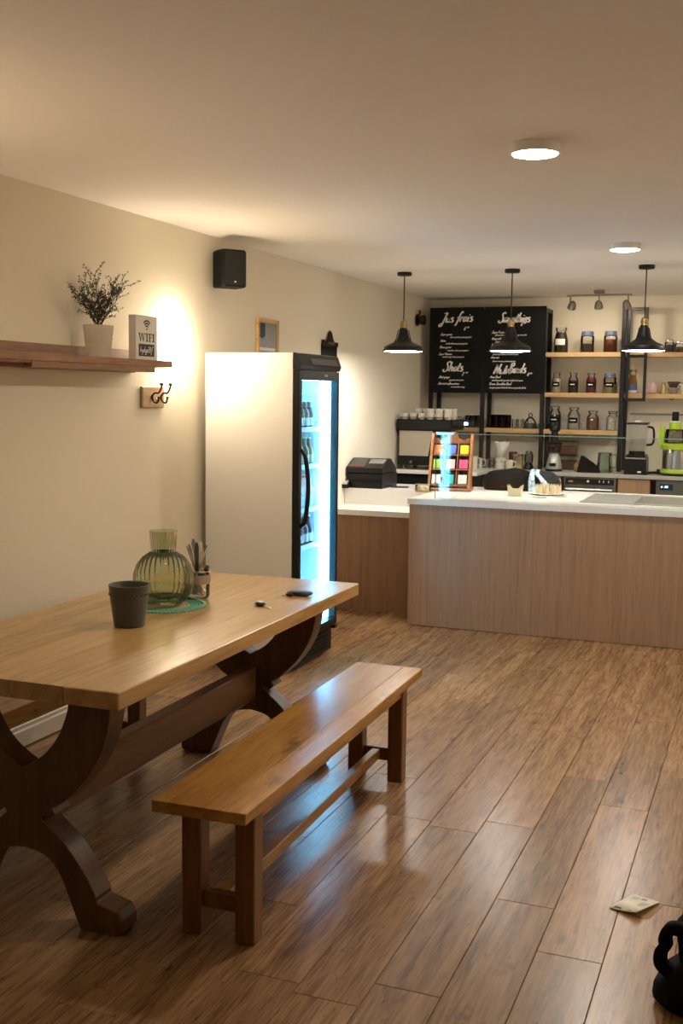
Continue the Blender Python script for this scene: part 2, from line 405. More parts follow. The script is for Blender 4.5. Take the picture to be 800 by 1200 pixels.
# ================================================================== LAMPS
def downlight(x, y, c, e, label):
    t = thing('ceiling_lamp', label, 'ceiling lamp', (x, y, CZ), group='round ceiling lamps')
    MB().lathe([(.092, 0), (.094, -.004), (.092, -.034), (.086, -.038), (.084, -.036)], 40, cap1=False).build('housing', M_white, t, True)
    MB().lathe([(.084, -.030), (.083, -.037), (.07, -.041), (.04, -.043), (.001, -.0435)], 40, cap0=False).build('diffuser', emis('lamp_diffuser_%d' % int(y * 10), c, e), t, True)
downlight(-.878, 4.20, C_DOWN, E_DOWN, 'round white ceiling lamp over the open floor beside the bench')
downlight(-.895, 7.02, C_DOWN2, E_DOWN, 'round white ceiling lamp just in front of the hanging pendants')

downlight(.35, 8.95, C_DOWN2, E_DOWN, 'added round fill lamp out of view over the aisle behind the counter')  # extra lamp outside the frame, added to brighten the back wall

def pendant(x, y, label):
    t = thing('pendant_lamp', label, 'pendant lamp', (x, y, CZ), group='black pendants over the counter')
    MB().lathe([(.056, 0), (.056, -.022), (.05, -.026), (.008, -.027)], 32).build('canopy', M_blkmetal, t, True)
    MB().tube([(0, 0, -.026), (0, 0, -.36)], .0045, 8).build('cord', M_black, t, True)
    hz = -.36
    MB().lathe([(.008, hz), (.016, hz - .008), (.024, hz - .018), (.024, hz - .026), (.028, hz - .03), (.028, hz - .042), (.024, hz - .046), (.025, hz - .07)], 24).build('brass_socket', M_brass, t, True)
    z = hz - .062
    MB().lathe([(.028, z), (.032, z - .02), (.046, z - .072), (.054, z - .092), (.085, z - .115), (.13, z - .135), (.146, z - .145),
                (.152, z - .168), (.162, z - .176), (.162, z - .181), (.150, z - .178), (.143, z - .150), (.05, z - .10), (.028, z - .03)], 40, cap1=False).build('shade', M_blkmetal, t, True)
    for k in range(4):
        a = PI / 4 + k * PI / 2
        p = lambda r, zz: (r * math.cos(a), r * math.sin(a), zz)
        MB().tube([p(.027, z - .012), p(.045, z - .02), p(.062, z - .085), p(.075, z - .108)], .0035, 6).build('shade_rib', M_blkmetal, t, True)
    MB().lathe([(.148, z - .170), (.146, z - .179), (.10, z - .184), (.001, z - .186)], 40, cap0=False).build('diffuser', emis('pendant_diffuser', C_PEND, E_PEND), t, True)
pendant(-2.69, 8.17, 'black metal pendant lamp hanging beside the left wall above the till')
pendant(-1.85, 8.17, 'black metal pendant lamp hanging in front of the smoothie menu board')
pendant(-.885, 8.17, 'black metal pendant lamp hanging in front of the shelves of jars')

def sconce(y, z, label, x=WX, rz=0):
    t = thing('wall_lamp', label, 'wall lamp', (x, y, z), rz)
    MB().cbox((.006, 0, 0), (.012, .07, .13)).build('wall_plate', M_white, t)
    pr = [(.001, -.105), (.05, -.105), (.055, -.06), (.058, 0), (.055, .06), (.05, .105), (.001, .105)]
    MB().lathe(pr, 28, c=(.072, 0, 0)).build('glass_shade', emis('sconce_glow', C_SCONCE, E_SCONCE), t, True)
sconce(5.50, 1.92, 'glowing white wall lamp between the wooden wall shelf and the fridge')
sconce(2.60, 1.92, 'glowing white wall lamp on the wall beyond the near end of the shelf')

for yy_, lab in ((3.9, 'opposite the dining table'), (6.6, 'opposite the fridge')):  # unseen wall lamps added as fill, mainly to lift the ceiling
    sconce(yy_, 1.92, 'added white fill lamp out of view on the right-hand wall ' + lab, RX, PI)

# track light with three spots
t = thing('track_light', 'nickel ceiling bar with three small round spotlights above the jar shelves', 'spotlight', (-1.47, 9.93, CZ))
MB().bbox((-.045, -.03, -.03), (.045, .03, 0), .006).build('canopy', M_nickel, t)
MB().tube([(-.28, 0, -.042), (.28, 0, -.042)], .008, 10).build('bar', M_nickel, t, True)
for i, (x, tx, ty) in enumerate(((-.25, .35, .5), (0, 0, .5), (.25, -.2, .5))):
    sp = MB().tube([(x, 0, -.042), (x, 0, -.10)], .006, 8).build('spot_arm', M_nickel, t, True)
    hd = MB().lathe([(.012, .035), (.028, .02), (.036, -.01), (.038, -.035), (.034, -.036), (.030, -.03)], 20, cap1=False)
    hd.move(Matrix.Translation((x + tx * .06, -.02, -.125)) @ Matrix.Rotation(tx, 4, 'Y') @ Matrix.Rotation(ty, 4, 'X'))
    s = hd.build('spot_head', M_nickel, t, True)
    ln = MB().lathe([(.031, -.03), (.001, -.031)], 20, cap0=False)
    ln.move(Matrix.Translation((x + tx * .06, -.02, -.125)) @ Matrix.Rotation(tx, 4, 'Y') @ Matrix.Rotation(ty, 4, 'X'))
    ln.build('lens', emis('spot_lens', (1, .86, .66), E_SPOT), s)

# small black camera-like fixture on the left wall near the corner
P = onx(493.5, 375, -3.15)
t = thing('wall_bell', 'small round black fixture on the left wall beside the menu boards', 'fixture', (WX, P.y, P.z))
mb = MB().lathe([(.03, 0), (.055, .006), (.055, .02), (.03, .024)], 24); mb.move(Matrix.Rotation(PI / 2, 4, 'Y')); mb.build('base', M_bronze, t, True)
mb = MB().lathe([(.001, .02), (.03, .024), (.042, .04), (.05, .07), (.047, .085), (.001, .09)], 24); mb.move(Matrix.Rotation(PI / 2, 4, 'Y')); mb.build('dome', M_bronze, t, True)
MB().tube([(.03, 0, .04), (.04, -.01, .075), (.03, -.015, .09)], .01, 8).build('bracket', M_bronze, t, True)
MB().tube([(.05, 0, -.045), (.055, .01, -.07), (.05, -.012, -.075), (.05, -.015, -.05)], .003, 6).build('pull_ring', M_brass, t, True)

# ================================================================== DINING TABLE
TZ = .785
tbl = thing('dining_table', 'large oak trestle table with thick top and curved X-shaped legs', 'table', (-2.21, 3.675, 0), math.radians(.64))
TX0, TX1, TY0, TY1 = -.478, .478, -1.025, 1.025
nb = 5; bw = (TX1 - TX0) / nb
top = MB().bbox((TX0 + .01, TY0 + .01, TZ - .057), (TX1 - .01, TY1 - .01, TZ - .012), .006).build('tabletop', M_oak, tbl)
for i in range(nb):
    MB().bbox((TX0 + bw * i + .0002, TY0, TZ - .055), (TX0 + bw * (i + 1) - .0002, TY1, TZ), .0035 if i in (0, nb - 1) else .0012).build('board', M_oak, top)
# X leg: right half of the outline (x from the leg axis, z), mirrored
half = [(0, .488)] + catmull([(0, .488), (.075, .535), (.13, .60), (.165, .68), (.172, .728)], 5)[1:] + [(.318, .728)] \
     + catmull([(.318, .728), (.312, .66), (.285, .57), (.225, .475), (.145, .395)], 5)[1:] \
     + [(.105, .372), (.118, .352), (.092, .335), (.072, .352), (.062, .338), (.092, .312)] \
     + catmull([(.092, .312), (.16, .255), (.225, .175), (.262, .112)], 4)[1:] \
     + [(.262, .095), (.29, .088), (.335, .078), (.352, .05), (.352, .012), (.335, 0), (.205, 0), (.195, .02), (.172, .075)] \
     + catmull([(.165, .09), (.13, .165), (.08, .215), (0, .232)], 4)
xpoly = half + [(-x, z) for x, z in reversed(half[1:-1])]
def xleg(y0):
    me = MB().prism(xpoly, 1, y0, y0 + .09)
    return me
lx = .085   # leg axis relative to the table centre
for y0 in (-.955, .685):
    mb = xleg(y0); mb.v = [(x + lx, y, z) for x, y, z in mb.v]
    o = mb.build('trestle_leg', M_leg, tbl)
    bv = o.modifiers.new('bevel', 'BEVEL'); bv.width = .003; bv.segments = 1; bv.limit_method = 'ANGLE'
MB().bbox((lx - .03, -.866, .285), (lx + .03, .686, .43), .004).build('stretcher_beam', M_beam, tbl)
MB().bbox((TX0 + .2, -.90, TZ - .075), (TX1 - .1, -.875, TZ - .056), .003).build('cleat', M_leg, tbl)
MB().bbox((TX0 + .2, .71, TZ - .075), (TX1 - .1, .735, TZ - .056), .003).build('cleat', M_leg, tbl)

# ================================================================== BENCHES
def bench(loc, rz, label):
    t = thing('bench', label, 'bench', loc, rz, 'wooden benches at the dining table')
    L2, W2, z = .91, .152, .462
    st = MB().bbox((-W2 + .006, -L2 + .006, z - .038), (W2 - .006, L2 - .006, z - .008), .003).build('seat', M_bench, t)
    MB().bbox((-W2, -L2, z - .036), (W2 - .085, L2, z), .0012).build('board', M_bench, st)
    MB().bbox((W2 - .0848, -L2, z - .036), (W2, L2, z), .0025).build('board', M_bench, st)
    for sx in (-1, 1):
        for sy in (-1, 1):
            cx, cy = sx * (W2 - .0625), sy * (L2 - .158)
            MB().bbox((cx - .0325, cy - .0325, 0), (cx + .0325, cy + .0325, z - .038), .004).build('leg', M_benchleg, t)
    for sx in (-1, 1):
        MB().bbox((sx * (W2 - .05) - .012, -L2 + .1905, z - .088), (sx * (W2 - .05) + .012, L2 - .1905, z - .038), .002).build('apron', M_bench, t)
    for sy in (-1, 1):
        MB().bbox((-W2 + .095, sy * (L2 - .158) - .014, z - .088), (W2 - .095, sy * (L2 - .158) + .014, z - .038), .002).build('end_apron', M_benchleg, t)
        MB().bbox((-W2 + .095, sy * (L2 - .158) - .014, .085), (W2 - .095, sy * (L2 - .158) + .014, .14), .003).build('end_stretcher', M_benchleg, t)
    MB().bbox((-.018, -L2 + .172, .09), (.018, L2 - .172, .135), .003).build('long_stretcher', M_bench, t)
    return t
bench((-1.508, 3.615, 0), math.radians(1.2), 'honey-coloured wooden bench standing free on the open side of the table')
bench((-2.745, 3.50, 0), 0, 'wooden bench tucked between the table and the left wall')

# ================================================================== ON THE TABLE
def lathe_obj(name, prof, material, loc, label, cat, seg=32, group=None, **kw):
    o = MB().lathe(prof, seg, **kw).build(name, material, None, True); o.location = loc; return tag(o, label, cat, group)
P = onz(190, 712, TZ)
mat_c = Vector((-2.27, 3.86, TZ))
MAT_G = mat('woven_green', (.10, .34, .24), .8, bump=.4, scale=160)
t = thing('place_mat', 'round green and straw woven mat under the carafe', 'place mat', mat_c)
for k in range(9):      # coiled rings
    r = .155 - k * .016
    pts = [(r * math.cos(a * 2 * PI / 48), r * math.sin(a * 2 * PI / 48), .004 + .0007 * (a % 2)) for a in range(48)]
    MB().tube(pts, .0085 if k else .0095, 6, True).build('coil', MAT_G if k < 4 else mat('woven_straw', (.45, .36, .2), .85, bump=.4, scale=160), t, True).scale = (1, 1, .45)
MB().lathe([(.03, 0), (.03, .007), (.001, .0075)], 24).build('centre', MATS['woven_straw'], t, True)
for k in range(64):
    a = k * 2 * PI / 64
    mb = MB().tube([(.150 * math.cos(a), .150 * math.sin(a), .0062), (.166 * math.cos(a + .05), .166 * math.sin(a + .05), .003)], .0035, 5)
    if k == 0: st = mb
    else: st.add(mb.v, mb.f)
o = st.build('rim_stitching', mat('woven_mint', (.28, .52, .40), .8), t, True); o['kind'] = 'stuff'
# carafe
t = thing('carafe', 'round-bellied ribbed green glass carafe on the woven mat', 'carafe', (mat_c.x - .005, mat_c.y - .01, TZ + .0085))
body = [(.001, .004), (.052, .004), (.06, .0), (.085, .012, 1), (.108, .04, 1), (.122, .085, 1), (.122, .125, 1), (.108, .165, 1), (.085, .195, 1), (.058, .213, 1), (.05, .218, 1)]
MB().lathe([(r * .98, z, *k) for r, z, *k in body], 160, rib=32, amp=.028, cap1=False).build('body', M_green, t, 'all')
MB().lathe([(.050, .218, 1), (.049, .222, 1), (.0555, .30, 1), (.057, .302)], 160, rib=32, amp=.022, cap0=False, cap1=False).build('neck', glass('green_glass_neck', (.70, .76, .58), .06, 1.1), t, 'all')
MB().lathe([(.055, .008), (.098, .03), (.11, .06), (.112, .075), (.001, .076)], 48).build('water', glass('water_tint', (.90, .95, .86), .0, 1, 1.33), t, True)
# cup
P = onz(143, 736, TZ)
t = thing('tumbler_cup', 'dark grey ceramic cup with a dotted band below the rim', 'cup', (P.x, P.y + .05, TZ))
M_cup = mat('grey_glaze', (.07, .077, .074), .38)
MB().lathe([(.052, 0), (.057, .004), (.072, .118, 0), (.075, .15), (.0765, .155), (.074, .157), (.070, .15), (.055, .012), (.001, .01)], 40, cap1=False).build('wall', M_cup, t, True)
for k in range(32):
    a = k * 2 * PI / 32
    q = MB().ell((.0732 * math.cos(a), .0732 * math.sin(a), .122), (.0035, .0035, .0035), 6, 4)
    if k == 0: dots = q
    else: dots.add(q.v, q.f)
dots.build('dot_band', mat('grey_glaze_dots', (.07, .075, .072), .4), t, True)['kind'] = 'stuff'
# cutlery jar and its cutlery
jl = Vector((-2.228, 4.045, TZ + .009))
t = thing('cutlery_jar', 'clear glass jar holding cutlery beside the carafe', 'jar', jl)
MB().lathe([(.001, .004), (.046, .004), (.05, 0), (.054, .012), (.054, .10), (.05, .112), (.052, .125), (.055, .128), (.053, .13), (.05, .125), (.047, .112), (.051, .1), (.051, .012), (.001, .008)], 36, cap1=False).build('glass_body', M_jar, t, True)
MB().lathe([(.0548, .060), (.0548, .098)], 36, cap0=False, cap1=False).build('paper_band', mat('jar_paper', (.36, .28, .19), .7), t, True)
MB().tube([(.056 * math.cos(a), .056 * math.sin(a), .112) for a in [k * PI / 12 for k in range(24)]], .0018, 6, True).build('wire_ring', mat('satin_wire', (.45, .43, .4), .35, .3), t, True)
MB().tube([(.056, 0, .112), (.066, -.01, .10), (.07, -.008, .075), (.058, -.004, .07)], .0018, 6).build('clasp', mat('satin_wire', (.45, .43, .4), .35, .3), t, True)
kinds = ['fork', 'knife', 'spoon']
for i in range(9):
    a = i * 2 * PI / 9 + .3; k = kinds[i % 3]
    ln = .205 + .012 * ((i * 5) % 4); tilt = .36 + .07 * ((i * 3) % 3)
    mb = MB()
    def strap(pts):      # flat strap through (z, half width, y offset)
        n = len(pts); vs = []
        for (z, hw, yy) in pts:
            th = .0013; vs += [(-hw, yy - th, z), (hw, yy - th, z), (hw, yy + th, z), (-hw, yy + th, z)]
        fs = [(0, 3, 2, 1), (4 * n - 4, 4 * n - 3, 4 * n - 2, 4 * n - 1)]
        for q in range(n - 1):
            for e in range(4): fs.append((4 * q + e, 4 * q + (e + 1) % 4, 4 * q + 4 + (e + 1) % 4, 4 * q + 4 + e))
        mb.add(vs, fs)
    if k == 'knife': strap([(0, .006, 0), (.08, .009, 0), (.10, .006, 0), (.12, .007, 0), (ln - .02, .0095, 0), (ln, .004, 0)])
    elif k == 'spoon': strap([(0, .004, .003), (.015, .017, -.002), (.04, .019, -.004), (.06, .008, 0), (.075, .0035, 0), (ln - .06, .004, 0), (ln - .02, .0095, .002), (ln, .004, .003)])
    else:
        strap([(.04, .012, -.003), (.06, .011, -.003), (.075, .0035, 0), (ln - .06, .004, 0), (ln - .02, .0095, .002), (ln, .004, .003)])
        for q in range(4): mb.box((-.012 + q * .0065, -.0042, 0), (-.0085 + q * .0065, -.0016, .042))
    o = mb.build(k, M_dsteel if i % 2 else M_steel, None, True)
    o.matrix_world = Matrix.Translation(jl + Vector((.03 * math.cos(a + PI), .03 * math.sin(a + PI), .014))) @ Matrix.Rotation(a, 4, 'Z') @ Matrix.Rotation(tilt, 4, 'Y') @ Matrix.Rotation(PI / 2, 4, 'Z')
    tag(o, 'steel %s standing in the glass jar by the carafe' % k, k, 'cutlery in the glass jar')
# keys
P = onz(309, 711, TZ)
t = thing('car_key', 'small dark car key with a bare metal blade on the table', 'key', (P.x - .02, P.y + .01, TZ), math.radians(-35))
MB().ell((0, 0, .009), (.03, .019, .0085), 20, 10).build('fob', M_black, t, True)
MB().bbox((-.018, -.012, .0165), (.012, .012, .0185), .003).build('button_panel', mat('fob_silver', (.45, .45, .45), .3, .8), t)
MB().bbox((.026, -.004, .004), (.085, .004, .007), .001).build('blade', mat('key_blade', (.75, .68, .52), .3, .7), t)
MB().tube([(-.032 + .012 * math.cos(a), .012 * math.sin(a), .004) for a in [k * PI / 8 for k in range(16)]], .0014, 6, True).build('ring', M_steel, t, True)
P = onz(348, 699, TZ)
t = thing('key_pouch', 'black leather key pouch with a metal ring on the table', 'key pouch', (P.x + .005, P.y + .02, TZ), math.radians(-8))
mb = MB().ell((0, 0, .014), (.062, .04, .013), 24, 12)
mb.v = [(max(-.055, min(.055, x)), max(-.034, min(.034, y)), min(z, .0245)) for x, y, z in mb.v]; mb.build('pouch', mat('black_leather', (.02, .018, .016), .4, bump=.2, scale=200), t, True)
MB().tube([(-.05 + .016 * math.cos(a), -.036 + .016 * math.sin(a), .006 + .004 * math.cos(a)) for a in [k * PI / 8 for k in range(16)]], .002, 6, True).build('ring', M_steel, t, True)
MB().ell((-.025, -.045, .01), (.02, .012, .009), 16, 8).build('fob', M_bronze, t, True)
MB().bbox((-.008, -.055, .003), (.05, -.049, .0055), .001).build('key_blade', MATS['key_blade'], t)

# ================================================================== WALL SHELF AND WHAT STANDS ON IT
t = thing('wall_shelf', 'dark walnut floating shelf with a low back rail on the left wall', 'shelf', (WX, 0, 1.80))
MB().bbox((.022, 2.2, -.017), (.215, 5.16, .017), .002).build('shelf_board', M_shelfw, t)
MB().bbox((.0, 2.2, -.045), (.0218, 5.10, .072), .002).build('back_rail', M_shelfw, t)
MB().bbox((.165, 3.96, -.046), (.2148, 4.98, -.0172), .002).build('front_rail', M_shelfw, t)
MB().bbox((.165, 2.2, -.028), (.2148, 3.957, -.0172), .002).build('front_rail', M_shelfw, t)
for y in (2.6, 3.2): MB().bbox((.022, y, -.046), (.164, y + .03, -.0172), .002).build('bracket', M_shelfw, t)
SZ = 1.817
# twig plant in a textured pot
pc = Vector((-3.075, 4.60, SZ))
t = thing('potted_twig_plant', 'wispy twig plant in a woven-textured pale pot on the wall shelf', 'potted plant', pc)
M_pot = mat('pearl_pot', (.62, .57, .47), .25, var=.12, scale=30)
pot = MB().lathe([(.053, 0), (.056, .003), (.073, .155), (.070, .156), (.053, .02), (.001, .018)], 40, cap1=False).build('pot', M_pot, t, True)
grid = MB()
for k in range(40):
    a = k * 2 * PI / 40
    grid.tube([(.0565 * math.cos(a), .0565 * math.sin(a), .006), (.0728 * math.cos(a), .0728 * math.sin(a), .15)], .0012, 4)
for k in range(1, 16):
    z = k * .0095; r = .0562 + .0166 * z / .15
    grid.tube([(r * math.cos(a), r * math.sin(a), z) for a in [q * 2 * PI / 40 for q in range(40)]], .0012, 4, True)
grid.build('pot_weave', mat('pearl_weave', (.75, .70, .58), .2), pot, True)['kind'] = 'stuff'
MB().lathe([(.0675, .13), (.001, .135)], 24, cap0=False).build('soil', mat('soil', (.03, .02, .012), .9, bump=.5), t)
tw = MB(); lf = MB(); rnd = random.Random(3)
def grow(p, d, ln, r, depth, wob=1):
    pts = [p]; n = 7; q = Vector(p); d = Vector(d)
    for i in range(n):
        d = (d + Vector((rnd.uniform(-.25, .25), rnd.uniform(-.25, .25), rnd.uniform(-.14, .12))) * wob).normalized()
        q = q + d * ln / n
        if q.x < -.105: q.x = -.105
        pts.append(q.copy())
    tw.tube(pts, [r * (1 - .6 * i / n) for i in range(n + 1)], 4)
    for i in range(2, n + 1):
        if depth == 0 and i >= 2:
            s = (rnd.choice((-1, 1)))
            dd = (d + Vector((rnd.uniform(-1, 1), rnd.uniform(-1, 1), rnd.uniform(-.4, .8)))).normalized()
            grow(pts[i], dd, ln * rnd.uniform(.22, .42), r * .6, 1)
            if rnd.random() < .7:
                dd = (d + Vector((rnd.uniform(-1, 1), rnd.uniform(-1, 1), rnd.uniform(-.4, .8)))).normalized()
                grow(pts[i], dd, ln * rnd.uniform(.2, .35), r * .6, 1)
        if depth == 1:
            for _ in range(3):
                c = pts[i] + Vector((rnd.uniform(-.005, .005),) * 3); a = Vector((rnd.uniform(-1, 1), rnd.uniform(-1, 1), rnd.uniform(-.5, 1))).normalized() * rnd.uniform(.007, .012)
                b = a.cross(Vector((rnd.uniform(-1, 1), rnd.uniform(-1, 1), 1))).normalized() * .0038
                lf.add([c, c + a * .5 + b, c + a, c + a * .5 - b], [(0, 1, 2, 3)])
for (dx, dy, dz, ln) in ((0, .05, 1, .24), (.1, -.3, 1, .23), (.0, .35, 1, .24), (.05, -.55, .9, .25), (-.05, .15, 1, .22), (.1, .80, .85, .37), (.0, .6, .9, .24), (0, -.15, 1, .26), (.15, -.45, 1, .22), (-.08, .3, .9, .2), (.1, .1, 1, .2), (.05, -.85, .75, .2), (.05, .5, 1, .2), (.1, -.2, 1, .18)):
    grow(Vector((rnd.uniform(-.01, .01), rnd.uniform(-.025, .025), .132)), Vector((dx, dy, dz)).normalized(), ln, .0026, 0, .35 if ln > .3 else .9)
tw.build('twigs', mat('twig_bark', (.035, .028, .016), .8), t, True)
lf.build('leaves', mat('tiny_leaf', (.045, .042, .02), .6), t)['kind'] = 'stuff'
# WIFI sign block
t = thing('wifi_sign', 'small white block sign reading WIFI at the end of the wall shelf', 'sign', (-3.035, 4.945, SZ), math.radians(90))
SW, SH = .105, .225         # half width etc: local x across the face, -y towards the room
def facing(mb):             # front face at local y = -.022
    return mb
MB().bbox((-SW / 1, -.022, 0), (SW / 1, .022, SH), .003).build('block', mat('sign_white', (.74, .72, .67), .6), t)
ink = mat('sign_ink', (.02, .018, .016), .6); yy = -.0225
mb = MB()
for r in (.018, .031, .044):
    pts = [(r * math.sin(a), r * math.cos(a)) for a in [(-45 + 90 * k / 8) * PI / 180 for k in range(9)]]
    vs = []; th = .0042
    for (x, z) in pts:
        l = math.hypot(x, z); vs += [(x * (1 - th / l), yy, .155 + z * (1 - th / l)), (x * (1 + th / l), yy, .155 + z * (1 + th / l))]
    mb.add(vs, [(2 * i, 2 * i + 1, 2 * i + 3, 2 * i + 2) for i in range(8)])
mb.lathe([(.006, 0), (.001, 0)], 12, cap0=False); n = 24; mb.v[-n:] = [(x, yy, .157 + y) for x, y, z in mb.v[-n:]]
mb.build('wifi_symbol', ink, t)
mb = MB()
def rect(mb, x0, z0, x1, z1): mb.add([(x0, yy, z0), (x1, yy, z0), (x1, yy, z1), (x0, yy, z1)], [(0, 1, 2, 3)])
def quad(mb, a, b, c, d): mb.add([(p[0], yy, p[1]) for p in (a, b, c, d)], [(0, 1, 2, 3)])
zb, zt = .093, .135
def serif(x0, x1):
    rect(mb, x0, zb, x1, zb + .005); rect(mb, x0, zt - .005, x1, zt)
x = -.078    # W
for q in range(2):
    a = x + q * .030
    quad(mb, (a + .012, zb), (a + .020, zb), (a + .010, zt), (a - .002, zt)); quad(mb, (a + .013, zb), (a + .019, zb), (a + .034, zt), (a + .028, zt))
rect(mb, x - .006, zt - .005, x + .016, zt); rect(mb, x + .052, zt - .005, x + .068, zt)
rect(mb, .000, zb, .013, zt); serif(-.005, .018)
rect(mb, .029, zb, .041, zt); rect(mb, .024, zb, .046, zb + .005); rect(mb, .024, zt - .005, .060, zt); rect(mb, .056, zt - .014, .060, zt); rect(mb, .041, .112, .054, .117)
rect(mb, .070, zb, .083, zt); serif(.065, .088)
mb.v = [(x * .9 - .006, y, z) for x, y, z in mb.v]
mb.build('wifi_letters', ink, t)
mb = MB(); rect(mb, -.080, .018, .072, .080); mb.build('black_panel', ink, t)
mb = MB(); yy2 = yy - .0006; script(mb, "hydyp20f", -.068, .038, .030, yy2, .09, .2); mb.build('password_lettering', M_chalk, t)

# hook plaque
t = thing('hook_plaque', 'square wooden plaque with two curly coat hooks below the wall shelf', 'coat hooks', (WX, 5.29, 1.626))
MB().bbox((0, -.115, -.06), (.018, .115, .06), .006).build('plaque', wood('plaque_wood', ((.30, .19, .09), (.42, .28, .14), (.50, .35, .19)), 1, 3, 8, .5), t)
for y in (-.02, .075):
    hk = MB().lathe([(.001, 0), (.012, 0), (.014, .003), (.001, .006)], 16, c=(0, 0, 0)); hk.move(Matrix.Translation((.018, y, 0)) @ Matrix.Rotation(PI / 2, 4, 'Y'))
    h = hk.build('hook', M_bronze, t, True)
    pts = catmull([(.018, y, .005), (.03, y, -.025), (.052, y, -.03), (.06, y, -.008)], 5)
    MB().tube(pts, .0052, 8).build('lower_arm', M_bronze, h, True)
    pts = catmull([(.018, y, .0), (.035, y, .022), (.062, y, .024), (.078, y, .052), (.08, y, .068)], 5)
    MB().tube(pts, .0052, 8).build('upper_arm', M_bronze, h, True)
    MB().ell((.08, y, .071), (.011, .011, .008), 12, 8).build('knob', M_bronze, h, True)
    MB().ell((.061, y, -.003), (.008, .008, .007), 12, 8).build('knob', M_bronze, h, True)
mb = MB().ell((.02, .028, -.012), (.005, .008, .008), 12, 8); mb.build('screw', M_chalk, t, True)

# speaker
t = thing('wall_speaker', 'black box loudspeaker fixed high on the left wall', 'speaker', (-3.09, 6.02, 2.285), math.radians(52))
bx = MB()
for z, hw in ((0, .072), (.015, .078), (.20, .078), (.215, .072)): pass
poly = [(-.076, .075), (-.082, .0), (-.080, -.062), (-.066, -.078), (.066, -.078), (.080, -.062), (.082, 0), (.076, .075)]
n = len(poly); vs = []
for z, k in ((0, .93), (.012, 1), (.208, 1), (.22, .93)):
    vs += [(x * k, y * k, z) for x, y in poly]
fs = [tuple(range(n)), tuple(range(3 * n, 4 * n))] + [(i * n + j, i * n + (j + 1) % n, (i + 1) * n + (j + 1) % n, (i + 1) * n + j) for i in range(3) for j in range(n)]
bx.add(vs, fs).build('cabinet', M_blackm, t)
MB().bbox((-.064, -.081, .012), (.064, -.076, .208), .002).build('grille', mat('speaker_mesh', (.01, .01, .01), .8, bump=.6, scale=400), t)
MB().cbox((0, -.0815, .03), (.012, .001, .008)).build('badge', M_chalk, t)
MB().tube([(0, .07, .11), (-.02, .115, .11)], .014, 8).build('bracket', M_black, t, True)

# framed certificate above the fridge and the clipboard
t = thing('framed_print', 'light wood frame with a grey and blue print above the fridge', 'framed print', (WX, 6.77, 1.85))
for (a, b) in (((-.165, 0), (-.14, .30)), ((.14, 0), (.165, .30)), ((-.14, .275), (.14, .30)), ((-.14, 0), (.14, .025))):
    MB().bbox((0, a[0], a[1]), (.022, b[0], b[1]), .002).build('frame_rail', M_pine, t)
MB().cbox((.004, 0, .15), (.006, .28, .25)).build('print', mat('print_grey', (.34, .36, .37), .5, var=.1, scale=6), t)
mb = MB().add([(.0078, -.13, .27), (.0078, -.03, .27), (.0078, -.03, .19), (.0078, -.06, .17), (.0078, -.10, .175), (.0078, -.13, .19)], [(0, 1, 2, 3, 4, 5)]); mb.build('blue_shape', mat('print_blue', (.03, .06, .13), .5), t)
MB().add([(.0078, -.13, .09), (.0078, .13, .09), (.0078, .13, .11), (.0078, -.13, .11)], [(0, 1, 2, 3)]).build('white_band', M_paper, t)
t = thing('clipboard', 'black clipboard with a metal spring clip hanging behind the fridge top', 'clipboard', (WX, 7.89, 1.78))
MB().bbox((.002, -.16, -.1), (.008, .16, .255), .002).build('board', M_blackm, t)
MB().prism([(-.16, .24), (-.16, .285), (-.11, .285), (-.10, .26), (-.055, .30), (-.03, .345), (0, .36), (.03, .345), (.055, .30), (.10, .26), (.11, .275), (.16, .275), (.16, .24)], 0, .0085, .016).build('clip', M_bronze, t)
MB().tube([(.02, -.06, .262), (.02, .06, .262)], .010, 8).build('spring_roll', M_dsteel, t, True)

# ================================================================== FRIDGE
FX0, FX1, FY0, FY1 = -3.155, -2.588, 5.836, 6.463
t = fr = thing('display_fridge', 'tall white glass-door drinks fridge with blue interior light', 'fridge', (0, 0, 0))
w_ = .035
bd = MB()
bd.box((FX0, FY0, .03), (FX1, FY0 + w_, 1.89)); bd.box((FX0, FY1 - w_, .03), (FX1, FY1, 1.89))
bd.box((FX0, FY0 + w_, .03), (FX0 + w_, FY1 - w_, 1.89)); bd.box((FX0 + w_, FY0 + w_, 1.76), (FX1, FY1 - w_, 1.89)); bd.box((FX0 + w_, FY0 + w_, .03), (FX1, FY1 - w_, .22))
bd.build('cabinet', M_white, t)
ln = MB(); e = .004
ln.box((FX0 + w_, FY0 + w_, .22), (FX1 - .01, FY0 + w_ + e, 1.76)); ln.box((FX0 + w_, FY1 - w_ - e, .22), (FX1 - .01, FY1 - w_, 1.76)); ln.box((FX0 + w_, FY0 + w_, .22), (FX0 + w_ + e, FY1 - w_, 1.76))
ln.box((FX0 + w_, FY0 + w_, .22), (FX1 - .01, FY1 - w_, .224)); ln.box((FX0 + w_, FY0 + w_, 1.756), (FX1 - .01, FY1 - w_, 1.76))
ln.build('liner', M_fint, t)
DX = -2.545
dr = MB(); sw = .042
dr.bbox((FX1 + .002, FY0, .19), (DX, FY0 + sw, 1.79), .004); dr.bbox((FX1 + .002, FY1 - .024, .19), (DX, FY1, 1.79), .004)
dr.box((FX1 + .002, FY0 + sw, .19), (DX, FY1 - .024, .235)); dr.box((FX1 + .002, FY0 + sw, 1.735), (DX, FY1 - .024, 1.79))
door = dr.build('door_frame', M_black, t)
MB().box((FX1 + .012, FY0 + sw, .235), (FX1 + .016, FY1 - .024, 1.735)).build('door_glass', glass('fridge_glass', (.95, .98, 1), .0, .55, 1.45), door)
